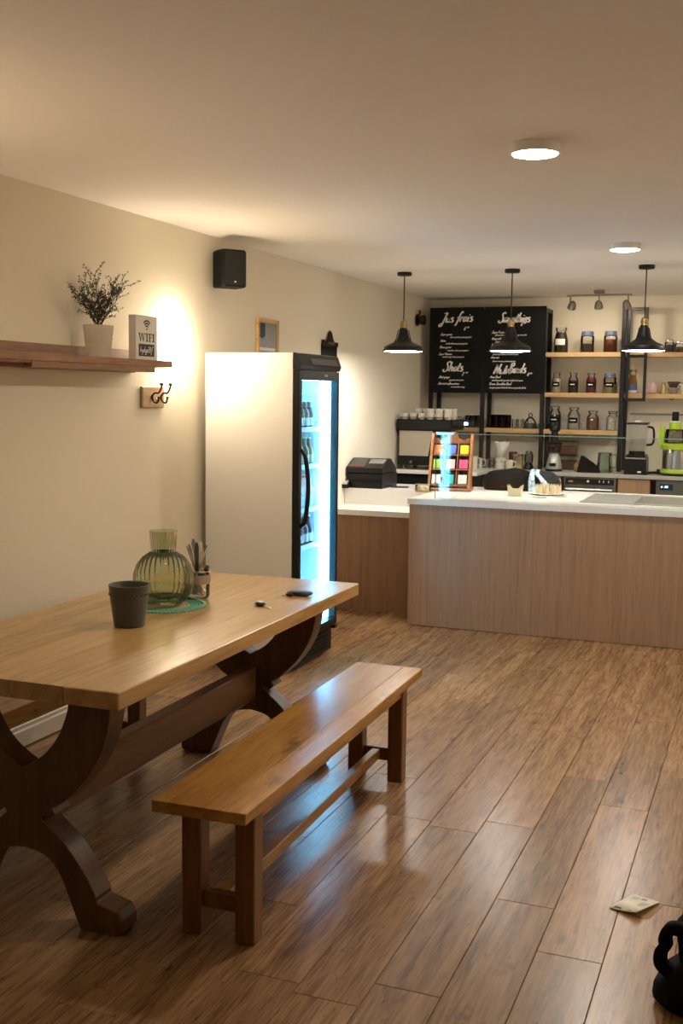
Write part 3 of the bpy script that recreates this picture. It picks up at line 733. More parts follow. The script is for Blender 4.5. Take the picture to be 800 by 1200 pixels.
pts = catmull([(DX, FY0 + .028, .88), (DX + .03, FY0 + .03, .92), (DX + .045, FY0 + .035, 1.10), (DX + .03, FY0 + .03, 1.28), (DX, FY0 + .028, 1.33)], 8)
MB().tube(pts, .013, 10).build('handle', M_black, door, True)
# canopy with slanted face
MB().prism([(FX1 + .002, 1.795), (DX, 1.795), (DX + .012, 1.82), (DX - .012, 1.885), (FX1 + .002, 1.892)], 1, FY0, FY1).build('top_canopy', M_black, t)
MB().prism([(DX + .008, 1.832), (DX + .0135, 1.826), (DX - .003, 1.864), (DX - .008, 1.866)], 1, FY0 + .16, FY1 - .06).build('badge_strip', mat('badge_grey', (.12, .12, .12), .2, .6), t)
MB().cbox((DX + .002, FY0 + .40, 1.765), (.003, .05, .014)).build('controller_display', mat('controller', (.25, .35, .28), .3), door)
MB().bbox((FX1 - .02, FY0 + .01, .025), (FX1 + .012, FY1 - .01, .185), .004).build('base_grille', M_black, t)
for k in range(5): MB().bbox((FX1 + .0122, FY0 + .08, .05 + k * .025), (FX1 + .016, FY1 - .08, .062 + k * .025), .001).build('grille_slat', M_blackm, t)
MB().bbox((FX1 + .005, FY1 - .04, .165), (DX + .004, FY1 + .004, .188), .003).build('hinge', M_black, t)
for x in (FX0 + .06, FX1 - .06):
    for y in (FY0 + .05, FY1 - .05): MB().lathe([(.022, 0), (.022, .012), (.01, .014), (.01, .03)], 12, c=(x, y, 0)).build('foot', M_black, t, True)
led = emis('fridge_led', (.17, .62, 1.0), E_LED)
MB().bbox((FX1 - .055, FY1 - w_ - .022, .24), (FX1 - .004, FY1 - w_ - .006, 1.74), .003).build('led_strip', led, t)
MB().bbox((FX1 - .11, FY0 + w_ + .006, .24), (FX1 - .022, FY0 + w_ + .016, 1.74), .003).build('led_strip', led, t)
MB().bbox((FX1 - .10, FY0 + .1, 1.735), (FX1 - .05, FY1 - .1, 1.752), .003).build('led_strip', led, t)
shz = [1.43, 1.20, .93, .70, .46]
SHX0, SHX1 = FX0 + .05, FX1 - .075
for z in shz:
    s = MB()
    for k in range(22): x = SHX0 + (SHX1 - SHX0) * k / 21; s.box((x - .0015, FY0 + w_ + .008, z - .004), (x + .0015, FY1 - w_ - .008, z))
    s.box((SHX1 - .003, FY0 + w_ + .008, z - .008), (SHX1 + .004, FY1 - w_ - .008, z + .022)); s.box((SHX0 - .003, FY0 + w_ + .008, z - .008), (SHX0 + .003, FY1 - w_ - .008, z))
    s.build('wire_shelf', mat('shelf_wire', (.6, .66, .7), .35), t)
# drinks bottles
def bottle_proto(name, col, lab, cap, h, r):
    o = thing(name, '', 'bottle', group='')
    MB().lathe([(r * .9, 0), (r, .006), (r, h * .52), (r * .92, h * .60), (r * .42, h * .78), (r * .40, h * .93), (r * .46, h * .935), (r * .46, h * .95), (.001, h * .95)], 14).build('bottle_body', col, o, True)
    MB().lathe([(r * .46, h * .95), (r * .46, h), (.001, h)], 12).build('cap', cap, o, True)
    MB().lathe([(r * 1.01, h * .16), (r * 1.01, h * .42)], 14, cap0=False, cap1=False).build('bottle_label', lab, o, True)
    return o
b_brown = bottle_proto('drink_bottle', mat('brown_bottle', (.05, .016, .006), .15), mat('label_pale', (.55, .58, .60), .6), mat('cap_white', (.7, .72, .74), .4), .185, .031)
b_gold = bottle_proto('drink_bottle', mat('gold_bottle', (.17, .11, .02), .15), mat('label_cream', (.50, .48, .34), .6), MATS['cap_white'], .185, .031)
b_purp = bottle_proto('drink_bottle', mat('clear_drink', (.45, .55, .58), .12), mat('label_ice', (.62, .70, .75), .6), mat('cap_plum', (.10, .02, .06), .4), .215, .031)
b_dark = bottle_proto('drink_bottle', mat('dark_bottle', (.012, .008, .02), .15), mat('label_white', (.65, .67, .7), .6), MATS['cap_white'], .195, .031)
rows = ((b_brown, shz[0], 'brown drink bottle with a pale label', 'brown bottles on the top fridge shelf', 'on the top fridge shelf'),
        (b_gold, shz[1], 'golden drink bottle with a cream label', 'golden bottles on the second fridge shelf', 'on the second fridge shelf'),
        (b_purp, shz[2], 'clear drink bottle with a plum cap', 'clear bottles on the middle fridge shelf', 'on the middle fridge shelf'),
        (b_dark, shz[3], 'dark drink bottle with a white label', 'dark bottles on the fourth fridge shelf', 'on the fourth fridge shelf'))
for proto, z, lab, grp, where in rows:
    firstb = True
    for ix in range(3):
        for iy in range(7):
            loc = (SHX1 - .045 - ix * .085, FY0 + .085 + iy * .074, z)
            o = proto if firstb else dup(proto)
            firstb = False
            o.location = loc; o['label'] = lab + ' ' + where; o['group'] = grp

# ================================================================== FRONT COUNTER
t = thing('main_counter', 'long serving counter with pale wood front and white worktop', 'counter', (0, 0, 0))
CX0, CX1, CY0, CY1, CT = -2.405, 1.2, 7.462, 8.70, .92
fpx = [CX0 + .012, -1.30, -.08, CX1]
for a, b in zip(fpx[:-1], fpx[1:]): MB().box((a + .0006, CY0 + .012, .004), (b - .0006, CY0 + .03, CT - .0405)).build('front_panel', M_panel, t)
MB().box((CX0 + .012, CY0 + .0305, .004), (CX0 + .03, CY1 - .02, CT - .0405)).build('side_panel', M_panel, t)
MB().box((CX0 + .0305, CY0 + .032, .0), (CX1, CY1 - .03, CT - .2)).build('carcass', M_dark, t)
# worktop with a cut-out for the sink
kx0, kx1, ky0, ky1 = -1.215, .12, 7.80, 8.50
wt = MB(); z0 = CT - .04
wt.box((CX0, CY0, z0), (kx0, CY1, CT)); wt.box((kx1, CY0, z0), (CX1, CY1, CT)); wt.box((kx0, CY0, z0), (kx1, ky0, CT)); wt.box((kx0, ky1, z0), (kx1, CY1, CT))
wt.build('worktop', M_top, t)
t = thing('sink', 'stainless steel sink set into the white worktop', 'sink', (0, 0, CT))
mb = MB(); kw = .05; r2 = [kx0 - .02, kx1 + .02, ky0 - .02, ky1 + .02]
mb.box((r2[0], r2[2], .0005), (r2[1], ky0 + kw, .005)); mb.box((r2[0], ky1 - kw - .03, .0005), (r2[1], r2[3], .005)); mb.box((r2[0], ky0 + kw, .0005), (kx0 + .34, ky1 - kw - .03, .005)); mb.box((kx1 - kw, ky0 + kw, .0005), (r2[1], ky1 - kw - .03, .005))
M_sink = mat('sink_steel', (.60, .58, .54), .3, .65)
mb.build('rim', M_sink, t)
bx0, bx1, by0, by1 = kx0 + .34, kx1 - kw, ky0 + kw, ky1 - kw - .03
mb = MB(); d = -.17
mb.box((bx0, by0, d), (bx1, by1, d + .003)); mb.box((bx0 - .003, by0, d), (bx0, by1, .0005)); mb.box((bx1, by0, d), (bx1 + .003, by1, .0005)); mb.box((bx0, by0 - .003, d), (bx1, by0, .0005)); mb.box((bx0, by1, d), (bx1, by1 + .003, .0005))
mb.build('bowl', M_sink, t)
mb = MB()
for k in range(9): mb.bbox((kx0 + .04 + k * .03, ky0 + .1, .005), (kx0 + .052 + k * .03, ky1 - .1, .007), .001)
mb.build('drainer_ridges', M_sink, t)['kind'] = 'stuff'
# till counter: low ledge in front, raised back part
t = thing('till_counter', 'lower till counter with a white ledge between the fridge and the main counter', 'counter', (0, 0, 0))
LZ, LY0, LY1, UZ = .775, 7.83, 8.268, .905
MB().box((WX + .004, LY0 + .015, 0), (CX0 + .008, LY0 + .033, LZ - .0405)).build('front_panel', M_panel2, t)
MB().box((WX + .004, LY0, LZ - .04), (CX0 + .008, LY1, LZ)).build('ledge', M_top, t)
MB().box((WX + .004, LY1, LZ - .04), (CX0 + .008, LY1 + .03, UZ - .03)).build('upstand', M_top, t)
MB().box((WX + .004, LY1, UZ - .03), (CX0 - .002, 8.86, UZ)).build('top', M_top, t)
MB().box((WX + .01, LY1 + .03, 0), (CX0 - .004, 8.84, UZ - .0305)).build('carcass', M_dark, t)
# cash register
t = thing('cash_register', 'black cash register with a sloping keypad on the till counter', 'cash register', (-3.03, 8.45, UZ), 0)
MB().bbox((-.145, -.17, 0), (.145, .21, .12), .004).build('cash_drawer', M_black, t)
MB().prism([(-.175, .125), (-.175, .165), (-.02, .235), (.03, .235), (.17, .15), (.17, .125)], 0, -.16, .15).build('housing', M_black, t)
def slope(u0, u1, x0, x1, dz=.002):
    f = lambda u: (-.175 + u * .155, .165 + u * .07 + dz)
    a, b = f(u0), f(u1); return MB().add([(x0, a[0], a[1]), (x1, a[0], a[1]), (x1, b[0], b[1]), (x0, b[0], b[1])], [(0, 1, 2, 3)])
slope(.1, .92, -.145, -.015).build('keypad', mat('keypad', (.05, .045, .04), .4), t)
slope(.1, .22, -.145, -.015, .003).build('red_key_row', mat('red_keys', (.22, .03, .015), .4), t)
slope(.45, .92, .005, .135).build('screen', mat('till_screen', (.16, .155, .14), .15), t)
MB().bbox((-.14, -.172, .045), (.14, -.1705, .075), .0005).build('drawer_seam', M_blackm, t)
t = thing('card_reader', 'small grey and black card reader beside the cash register', 'card reader', onz(403, 571.5, UZ) + Vector((0, .02, 0)), math.radians(8))
MB().prism([(-.07, 0), (-.07, .03), (.06, .075), (.075, .07), (.075, 0)], 0, -.038, .038).build('body', M_black, t)
MB().add([(-.032, -.066, .033), (.032, -.066, .033), (.032, .05, .0725), (-.032, .05, .0725)], [(0, 1, 2, 3)]).build('keypad', mat('reader_grey', (.42, .40, .34), .4), t)
P = onz(467, 571.5, UZ)
o = MB().bbox((-.07, -.035, 0), (.07, .035, .009), .003).build('mobile_phone', M_black); o.location = (P.x, P.y + .03, UZ); o.rotation_euler[2] = .15
tag(o, 'black mobile phone lying flat beside the cash register', 'phone')
# glass screen
GY = 7.58
t = thing('glass_screen', 'clear glass hygiene screen standing along the counter', 'glass screen', (0, 0, CT))
MB().box((-2.232, GY - .004, .001), (1.1, GY + .004, .464)).build('front_pane', M_pane, t)
MB().box((-2.232, GY - .0042, .4645), (1.1, GY + .0042, .469)).build('top_edge', M_edge, t)
MB().box((-2.2365, GY - .0045, .0), (-2.2325, GY + .0045, .469)).build('side_edge', mat('dark_edge', (.03, .05, .045), .3), t)
MB().bbox((-2.236, GY - .012, .455), (-2.10, GY + .012, .478), .004).build('corner_clip', M_steel, t)
# tea packet rack
t = thing('tea_rack', 'wooden tiered rack holding colourful tea packets on the counter', 'display rack', (-2.325, 8.28, CT), math.radians(9))
RW = .155
def side(x):
    return MB().prism([(-.10, 0), (.13, 0), (.13, .03), (.11, .05), (.185, .42), (.15, .44), (.10, .40), (-.07, .05), (-.10, .03)], 0, x - .009, x + .009)
for x in (-RW, RW): side(x).build('side_board', M_rack, t)
MB().bbox((-RW - .02, -.115, 0), (RW + .02, .14, .022), .004).build('base', M_rack, t)
cr = MB().prism([(-RW, .36), (RW, .36), (RW, .40), (.12, .405), (.09, .385), (.05, .40), (.03, .445), (0, .455), (-.03, .445), (-.05, .40), (-.09, .385), (-.12, .405), (-RW, .40)], 1, .14, .156); cr.build('crest_board', M_rack, t)
tiers = ((-.065, .05), (.005, .165), (.07, .275))
for y, z in tiers: MB().bbox((-RW + .009, y - .01, z - .008), (RW - .009, y + .07, z), .002).build('tier_shelf', M_rack, t)
MB().prism([(.062, .03), (.068, .03), (.160, .37), (.154, .37)], 0, -RW + .0095, RW - .0095).build('back_board', mat('rack_back', (.07, .026, .011), .6), t)
MB().prism([(-.055, .05), (.05, .05), (.15, .36), (.10, .36)], 0, -.055, -.049).build('divider', M_rack, t)
MB().prism([(-.055, .05), (.05, .05), (.15, .36), (.10, .36)], 0, .049, .055).build('divider', M_rack, t)
rackm = t
cols = (((.70, .70, .66), 'white'), ((.05, .42, .33), 'teal'), ((.62, .60, .58), 'silver')), (((.28, .55, .04), 'lime green'), ((.70, .45, .45), 'pale pink'), ((.70, .08, .20), 'rose red')), (((.80, .22, .03), 'orange'), ((.10, .17, .55), 'blue'), ((.85, .55, .02), 'yellow'))
Rm = Matrix.Translation((-2.325, 8.28, CT)) @ Matrix.Rotation(math.radians(9), 4, 'Z')
wh = ('bottom', 'middle', 'top')
for ti, (y, z) in enumerate(tiers):
    for ci in range(3):
        c, nm = cols[ti][ci]
        mb = MB().bbox((-.034, -.004, 0), (.034, .004, .078), .002); mb.bbox((-.034, -.0055, .004), (.034, -.0042, .03), .0005)
        mb.move(Matrix.Rotation(-.42, 4, 'X'))
        o = mb.build('tea_packet', mat('packet_' + nm.replace(' ', '_'), c, .4)); o.matrix_world = Rm @ Matrix.Translation((-.102 + ci * .102, y + .012, z + .002))
        tag(o, '%s tea packet on the %s tier of the wooden rack' % (nm, wh[ti]), 'tea packet')
for ti, ci, c, nm in ((0, 0, (.55, .12, .06), 'brick red'), (2, 1, (.5, .25, .6), 'lilac'), (1, 2, (.25, .3, .12), 'olive')):
    y, z = tiers[ti]
    mb = MB().bbox((-.034, -.004, 0), (.034, .004, .07), .002); mb.bbox((-.034, -.0055, .004), (.034, -.0042, .03), .0005); mb.move(Matrix.Rotation(-.42, 4, 'X'))
    o = mb.build('tea_packet', mat('packet_' + nm.replace(' ', '_'), c, .4)); o.matrix_world = Rm @ Matrix.Translation((-.102 + ci * .102, y + .035, z + .002))
    tag(o, '%s tea packet behind another on the %s tier of the wooden rack' % (nm, wh[ti]), 'tea packet')
# candle holder
P = onz(497, 577, CT)
t = thing('candle_holder', 'low gilded glass candle holder at the corner of the counter', 'candle holder', (P.x - .02, P.y + .06, CT))
MB().bbox((-.058, -.045, 0), (.058, .045, .004), .001).build('base', M_kraft, t)
for (a, b) in (((-.058, -.045), (.058, -.041)), ((-.058, .041), (.058, .045)), ((-.058, -.041), (-.054, .041)), ((.054, -.041), (.058, .041))):
    MB().box((a[0], a[1], .0042), (b[0], b[1], .062)).build('glass_wall', M_clear, t)
MB().box((-.0585, -.0455, .056), (.0585, -.0448, .0635)).build('gold_rim', M_kraft, t)
MB().box((-.0585, -.0455, .0), (.0585, -.0448, .012)).build('gold_rim', M_kraft, t)
for x in (-.028, .02): MB().lathe([(.018, .004), (.018, .04), (.001, .04)], 16, c=(x, 0, 0)).build('candle', mat('candle_wax', (.85, .72, .5), .5), t, True)
# little kraft crown baskets
def crown(px, py, sc, label, n=2):
    P = onz(px, py, CT); t = thing('paper_crown_box', label, 'paper box', (P.x, P.y + .04, CT))
    a = .075 * sc; d = .045 * sc
    for s in (-1, 1):
        MB().prism([(-a, 0), (a, 0), (a + .006, .06), (a + .010, .088), (a - .022, .056), (-a + .022, .056), (-a - .010, .088), (-a - .006, .06)], 1, s * d - .0015, s * d + .0015).build('long_side', mat('cream_card', (.72, .60, .40), .7), t)
        MB().box((s * a - .0015, -d + .002, 0), (s * a + .0015, d - .002, .05)).build('short_side', MATS['cream_card'], t)
    MB().box((-a + .002, -d + .002, 0), (a - .002, d - .002, .003)).build('bottom', MATS['cream_card'], t)
    return t
crown(602, 582, .62, 'cream card box with pointed corners standing alone on the counter')
P = onz(640, 579.5, CT)
t = thing('serving_tray', 'flat plate of small crown-shaped paper cups on the counter', 'plate', (P.x, P.y, CT))
MB().lathe([(.10, 0), (.125, .006), (.14, .012), (.138, .014), (.10, .008), (.001, .007)], 36, cap1=False).build('plate', M_cream, t, True)
for k in range(9):
    a = k * 2.4; r = .032 * math.sqrt(k)
    x, y = P.x + r * math.cos(a), P.y + r * math.sin(a)
    mb = MB(); ns = 10; vs = []
    for j in range(ns):
        g = j * 2 * PI / ns; rr = .017
        vs += [(rr * math.cos(g), rr * math.sin(g), 0), (rr * 1.15 * math.cos(g), rr * 1.15 * math.sin(g), .072 if j % 2 else .04)]
    fs = [(2 * j, 2 * ((j + 1) % ns), 2 * ((j + 1) % ns) + 1, 2 * j + 1) for j in range(ns)] + [tuple(2 * j for j in range(ns))]
    o = mb.add(vs, fs).build('snack_cup', MATS['cream_card']); o.location = (x, y, CT + .009)
    md = o.modifiers.new('thick', 'SOLIDIFY'); md.thickness = .002; md.offset = 0
    tag(o, 'tiny cream paper cup with a jagged rim on the counter plate', 'paper cup', 'paper cups on the counter plate')
# two flat coasters in front of the tray
for i, (px, py) in enumerate(((632, 583), (655, 582))):
    P = onz(px, py, CT); o = MB().lathe([(.055, 0), (.055, .004), (.001, .004)], 24).build('coaster', mat('coaster_grey', (.30, .29, .25), .6), None, True); o.location = (P.x, P.y, CT)
    tag(o, 'flat grey coaster lying in front of the plate of paper cups', 'coaster', 'coasters on the counter')
# dark bag lying at the rear of the counter
P = ony(612, 573, 8.565)
t = thing('black_bag', 'soft black bag with a blue-white scarf lying on the counter', 'bag', (P.x, 8.565, CT))
def blob(c, r, flat=0, seed=1, seg=28, rings=16):
    mb = MB().ell(c, r, seg, rings); rr = random.Random(seed); ph = [rr.uniform(0, 6) for _ in range(6)]
    out = []
    for x, y, z in mb.v:
        dx, dy, dz = x - c[0], y - c[1], z - c[2]
        k = 1 + .06 * math.sin(dx * 18 / r[0] * .2 + ph[0]) * math.sin(dz * 14 / r[2] * .2 + ph[1]) + .03 * math.sin(dx * 40 / r[0] * .2 + ph[2] + dy * 9)
        x, y, z = c[0] + dx * k, c[1] + dy * k, max(flat, c[2] + dz * k); out.append((x, y, z))
    mb.v = out; return mb
blob((-.10, 0, .045), (.235, .13, .128), 0, 2).build('bag_body', mat('black_cloth', (.0035, .0035, .0035), .85, bump=.3, scale=60, spec=.15), t, 'all')
blob((.175, .01, .045), (.125, .12, .118), 0, 5).build('grey_pocket', mat('charcoal_cloth', (.02, .02, .021), .8, bump=.3, scale=80, spec=.2), t, 'all')
M_scarf = mat('scarf_blue', (.40, .50, .62), .5, var=.7, scale=45)
for (x0, x1, s) in ((.085, .105, 1), (.125, .205, 2)):
    pts = catmull([(x0, -.02, .172), (x0 + .005, -.085, .14), (x1 - .01, -.125, .07), (x1, -.135, .004)], 6)
    vs = []; n = len(pts)
    for i, p in enumerate(pts):
        wv = .014 + .018 * i / n
        vs += [(p[0] - wv, p[1], p[2]), (p[0] - wv * .3, p[1] - .012, p[2]), (p[0] + wv * .4, p[1] - .004, p[2]), (p[0] + wv, p[1] - .012, p[2])]
    fs = [(4 * i + j, 4 * i + j + 1, 4 * i + 5 + j, 4 * i + 4 + j) for i in range(n - 1) for j in range(3)]
    o = MB().add(vs, fs).build('scarf', M_scarf, t, 'all'); md = o.modifiers.new('thick', 'SOLIDIFY'); md.thickness = .006

# ================================================================== BACK COUNTER
WZ, WY0 = .985, 9.86
t = thing('back_worktop', 'grey worktop running along the back wall under the shelves', 'worktop', (0, 0, 0))
MB().bbox((-2.40, WY0, WZ - .034), (1.2, BY - .002, WZ), .003).build('main_slab', M_grey_top, t)
MB().bbox((WX + .002, 9.45, WZ - .034), (-2.405, BY - .002, WZ), .003).build('corner_slab', M_top, t)
BW = WZ - .035
def unit(name, x0, x1, y0, m, label, cat):
    t = thing(name, label, cat, (0, 0, 0)); MB().bbox((x0 + .002, y0, .02), (x1 - .002, BY - .01, BW), .003).build('body', m, t); return t
t = unit('undercounter_fridge', -2.40, -1.84, WY0 + .04, M_blackm, 'black undercounter unit below the back worktop', 'appliance')
MB().bbox((-2.36, WY0 + .03, .1), (-1.88, WY0 + .039, BW - .03), .002).build('door', M_black, t)
t = unit('corner_cabinet', WX + .004, -2.42, 9.50, M_blackm, 'dark cabinet below the coffee machine', 'cabinet')
MB().bbox((-2.72, 9.49, .80), (-2.47, 9.499, BW - .03), .002).build('drawer_front', mat('drawer_grey', (.45, .44, .41), .4), t)
for x in (-2.52, -2.49): MB().bbox((x - .009, 9.485, .86), (x + .009, 9.489, .90), .001).build('socket', M_blackm, t)
t = unit('white_cabinet', -1.84, -1.745, WY0 + .04, mat('white_unit', (.6, .58, .53), .4), 'narrow white unit beside the dishwasher below the back worktop', 'cabinet')
MB().bbox((-1.83, WY0 + .03, .5), (-1.755, WY0 + .039, BW - .03), .002).build('door', MATS['white_unit'], t)
MB().bbox((-1.80, WY0 + .026, .87), (-1.77, WY0 + .0298, .885), .001).build('handle_slot', M_blackm, t)
t = unit('dishwasher', -1.72, -1.255, WY0 + .03, M_dsteel, 'steel dishwasher with a black control strip below the back worktop', 'dishwasher')
MB().bbox((-1.715, WY0 + .012, .86), (-1.26, WY0 + .0298, BW - .004), .004).build('control_panel', M_steel, t)
cp = MB().bbox((-1.70, WY0 + .008, .885), (-1.275, WY0 + .0118, BW - .012), .002).build('control_strip', M_black, t)
mb = MB(); script(mb, 'uninu', -1.675, .905, .02, WY0 + .0075, .12, .1); mb.build('brand_lettering', M_chalk, cp)
MB().lathe([(.010, 0), (.001, 0)], 16, cap0=False).move(Matrix.Translation((-1.50, WY0 + .0072, .915)) @ Matrix.Rotation(PI / 2, 4, 'X')).build('dial_lamp', M_chalk, cp)
for x in (-1.40, -1.365, -1.32): MB().bbox((x - .004, WY0 + .006, .905), (x + .004, WY0 + .0078, .925), .0005).build('button', M_chalk, cp)
MB().bbox((-1.715, WY0 + .012, .1), (-1.26, WY0 + .0298, .855), .004).build('door', M_steel, t)
MB().tube([(-1.69, WY0 - .004, .84), (-1.285, WY0 - .004, .84)], .010, 8).build('handle', M_steel, t, True)
t = unit('wood_cabinet', -1.245, -.965, WY0 + .03, M_panel, 'pale wood fronted cabinet between the dishwasher and the oven', 'cabinet')
MB().bbox((-1.24, WY0 + .018, .1), (-.97, WY0 + .0298, BW - .006), .002).build('door', M_panel, t)
t = unit('oven', -.92, -.33, WY0 + .03, mat('oven_grey', (.20, .20, .17), .35, .6), 'grey steel oven with a small blue display below the juicer', 'oven')
cp = MB().bbox((-.915, WY0 + .014, .1), (-.335, WY0 + .0298, BW - .006), .003).build('front', MATS['oven_grey'], t)
dp = MB().bbox((-.885, WY0 + .010, .865), (-.775, WY0 + .0138, .915), .001).build('display', mat('oven_display', (.012, .035, .06), .2), t)
MB().bbox((-.872, WY0 + .0085, .884), (-.862, WY0 + .0099, .895), .0005).build('indicator', emis('oven_led', (.6, .85, 1), 2.0), dp)
mb = MB(); script(mb, '-888', -.85, .882, .02, WY0 + .0094, .12, .05); mb.build('display_digits', emis('oven_digits', (.2, .5, .8), .6), dp)

# espresso machine
t = thing('espresso_machine', 'black espresso machine with a steel back panel beside the left wall', 'coffee machine', (0, 0, WZ))
X0, X1, Y0 = -3.17, -2.69, 9.51
MB().bbox((X0, Y0, .04), (X1, Y0 + .46, .125), .006).build('drip_base', M_black, t)
MB().bbox((X0, Y0 + .03, .125), (X1 - .06, Y0 + .44, .36), .004).build('boiler_body', M_blackm, t)
MB().prism([(X0 + .012, .115), (-2.885, .115), (-2.845, .352), (X0 + .012, .352)], 1, Y0 + .018, Y0 + .0295).build('back_panel', mat('satin_panel', (.52, .46, .36), .4, .25), t)
MB().prism([(-2.885, .04), (-2.862, .04), (-2.812, .36), (-2.842, .36)], 1, Y0 + .012, Y0 + .04).build('side_strut', M_black, t)
MB().bbox((X0 - .012, Y0 - .01, .358), (X1 + .02, Y0 + .45, .455), .008).build('cup_tray', M_black, t)
for k in range(2): MB().tube([(X0 + .02, Y0 - .004 + k * .44, .475), (X1, Y0 - .004 + k * .44, .475)], .003, 6).build('tray_rail', M_dsteel, t, True)
dsp = MB().bbox((-2.66, Y0 + .0, .40), (-2.46, Y0 + .03, .455), .006).build('display_arm', M_black, t)
MB().bbox((-2.55, Y0 - .003, .412), (-2.515, Y0 - .0005, .438), .001).build('screen', emis('machine_screen', (.25, .55, 1), 1.6), dsp)
for x in (X0 + .05, X1 - .08):
    for y in (Y0 + .06, Y0 + .4): MB().lathe([(.02, 0), (.016, .04)], 12, c=(x, y, 0)).build('foot', M_dsteel, t, True)
MB().tube([(-3.03, Y0 - .005, .07), (-3.03, Y0 - .03, .07)], .014, 10).build('knob', M_dsteel, t, True)
# cups on the machine: two rows, back row stacked
cupm = MB().lathe([(.024, 0), (.026, .004), (.034, .02), (.038, .055), (.036, .056), (.032, .022), (.001, .008)], 18, cap1=False)
cup0 = thing('coffee_cup', '', 'cup', group='cups on the coffee machine')
cupm.build('bowl', M_cream, cup0, True)
MB().tube(catmull([(.033, 0, .045), (.052, 0, .044), (.052, 0, .02), (.031, 0, .016)], 4), .0035, 6).build('handle', M_cream, cup0, True)
firstc = True
R0, R1, R2 = [-3.115 + .081 * k for k in range(6)], [-3.10 + .081 * k for k in range(6)], [-3.11 + .081 * k for k in range(5)]
for row, (yy_, zz, xs) in enumerate(((9.553, .4552, R0), (9.66, .4552, R1), (9.77, .4552, R2), (9.553, .4954, R0[3:]), (9.66, .4954, R1[1:]), (9.77, .4954, R2[1:]))):
    for x in xs:
        o = cup0 if firstc else dup(cup0)
        firstc = False; o.location = (x, yy_, WZ + zz); o.rotation_euler[2] = random.uniform(-2.2, -.9)
        o['label'] = ('cream coffee cup %s of the espresso machine tray' if zz < .47 else 'cream coffee cup stacked on another %s of the espresso machine tray') % ('along the front rail', 'in the middle row', 'along the rear rail')[row % 3]
        o['group'] = ('cups' if zz < .47 else 'stacked cups') + (' along the front rail', ' in the middle row', ' along the rear rail')[row % 3]
# ------------------------------------------------------------------ shelving
z1, z2, z3 = 2.066, 1.697, 1.357
PY = 10.25
def post(x, y, zt, parent, zb=WZ): return MB().bbox((x - .019, y - .019, zb), (x + .019, y + .019, zt), .002).build('post', M_blkmetal, parent)
t = thing('shelf_unit', 'black metal shelving with pale wood shelves on the back worktop', 'shelving', (0, 0, 0))
pxs = [-3.085, -2.575, -2.005, -1.285]
for x in pxs:
    for y in (PY, 10.53): post(x, y, 2.475, t)
    for z in (2.456,): MB().bbox((x - .018, PY + .02, z - .018), (x + .018, 10.51, z + .018), .002).build('top_rail', M_blkmetal, t)
for z in (z1, z2, z3):
    if z == z3: MB().bbox((-3.065, PY + .02, z - .042), (-2.025, 10.51, z), .002).build('shelf_board', M_pine, t)
    MB().bbox((-1.983, PY - .022, z - .042), (-1.306, 10.51, z), .002).build('shelf_board', M_pine, t)
    if z != z3: MB().bbox((-1.264, PY - .0, z - .042), (-.20, 10.51, z), .002).build('shelf_board', M_pine, t)
post(-.18, PY, 2.475, t); post(-.18, 10.53, 2.475, t)
# hanging frame at the shelf end
t = thing('hanging_frame', 'black rectangular metal frame fixed to the shelf post by the juice bottle', 'metal frame', (-1.25, PY - .03, 0))
for x in (.012, .165): MB().bbox((x - .013, -.013, z2 - .07), (x + .013, .008, 2.46), .002).build('upright', M_blkmetal, t)
for z in (z2 - .057, 2.03, 2.447): MB().bbox((.025, -.013, z - .013), (.152, .008, z + .013), .002).build('rung', M_blkmetal, t)
# chalkboards
def board(x0, x1, label, items):
    t = thing('menu_board', label, 'menu board', (0, 0, 0))
    BYF = PY - .024
    MB().bbox((x0, BYF, 1.685), (x1, BYF + .004 + .001, 2.49), .002).build('panel', M_board, t)
    for (txt, x, z, h, wd, sq, sub) in items:
        mb = MB(); script(mb, txt, x, z, h, BYF - .0012, wd, .28, sub, sq)
        mb.build('chalk_heading' if sub == 5 else 'chalk_line', M_chalk, t)
    return t
def bx_(px, py): p = ony(px, py, PY - .024); return p.x, p.z
def line(txt, px, py, hpx, wd=.12, sq=1.0, sub=2): x, z = bx_(px, py); return (txt, x, z, hpx * .0081, wd, sq, sub)
I1 = [line('Jus', 516, 378, 11, .135, 1.0, 5), line('frais', 533.5, 377, 11, .135, .95, 5), line('6', 543, 387, 4, .16), line('CHF', 546.5, 384.5, 1.6, .2, 1.2),
      line('Super green', 516, 393, 2.6, .2, 1.1), line('celeri concombre pomme gingembre', 527, 396, 2.0, .18, .95),
      line('Detox', 516, 400.5, 2.6, .2, 1.1), line('carotte betterave pomme gingembre', 522, 403.5, 2.0, .18, .95),
      line('Bloom green', 515, 408, 2.6, .2, 1.1), line('concombre celeri pomme epinard', 524, 411.5, 2.0, .18, 1.0),
      line('Super Vitamine', 514, 416, 2.6, .16, 1.0), line('carotte orange citron pomme poire', 518, 419, 2.0, .18, .98),
      line('Shots', 519, 435, 11, .14, .95, 5), line('2', 541, 440, 4, .16), line('CHF', 545, 437.5, 1.6, .2, 1.2),
      line('Shot ginger', 514, 443, 2.6, .2, 1.1), line('gingembre citron poivre', 526, 446, 2.0, .18, .95),
      line('Shot anti inflammatoire', 513, 450.5, 2.6, .16, 1.05), line('curcuma citron orange', 528, 454, 2.0, .18, .95)]
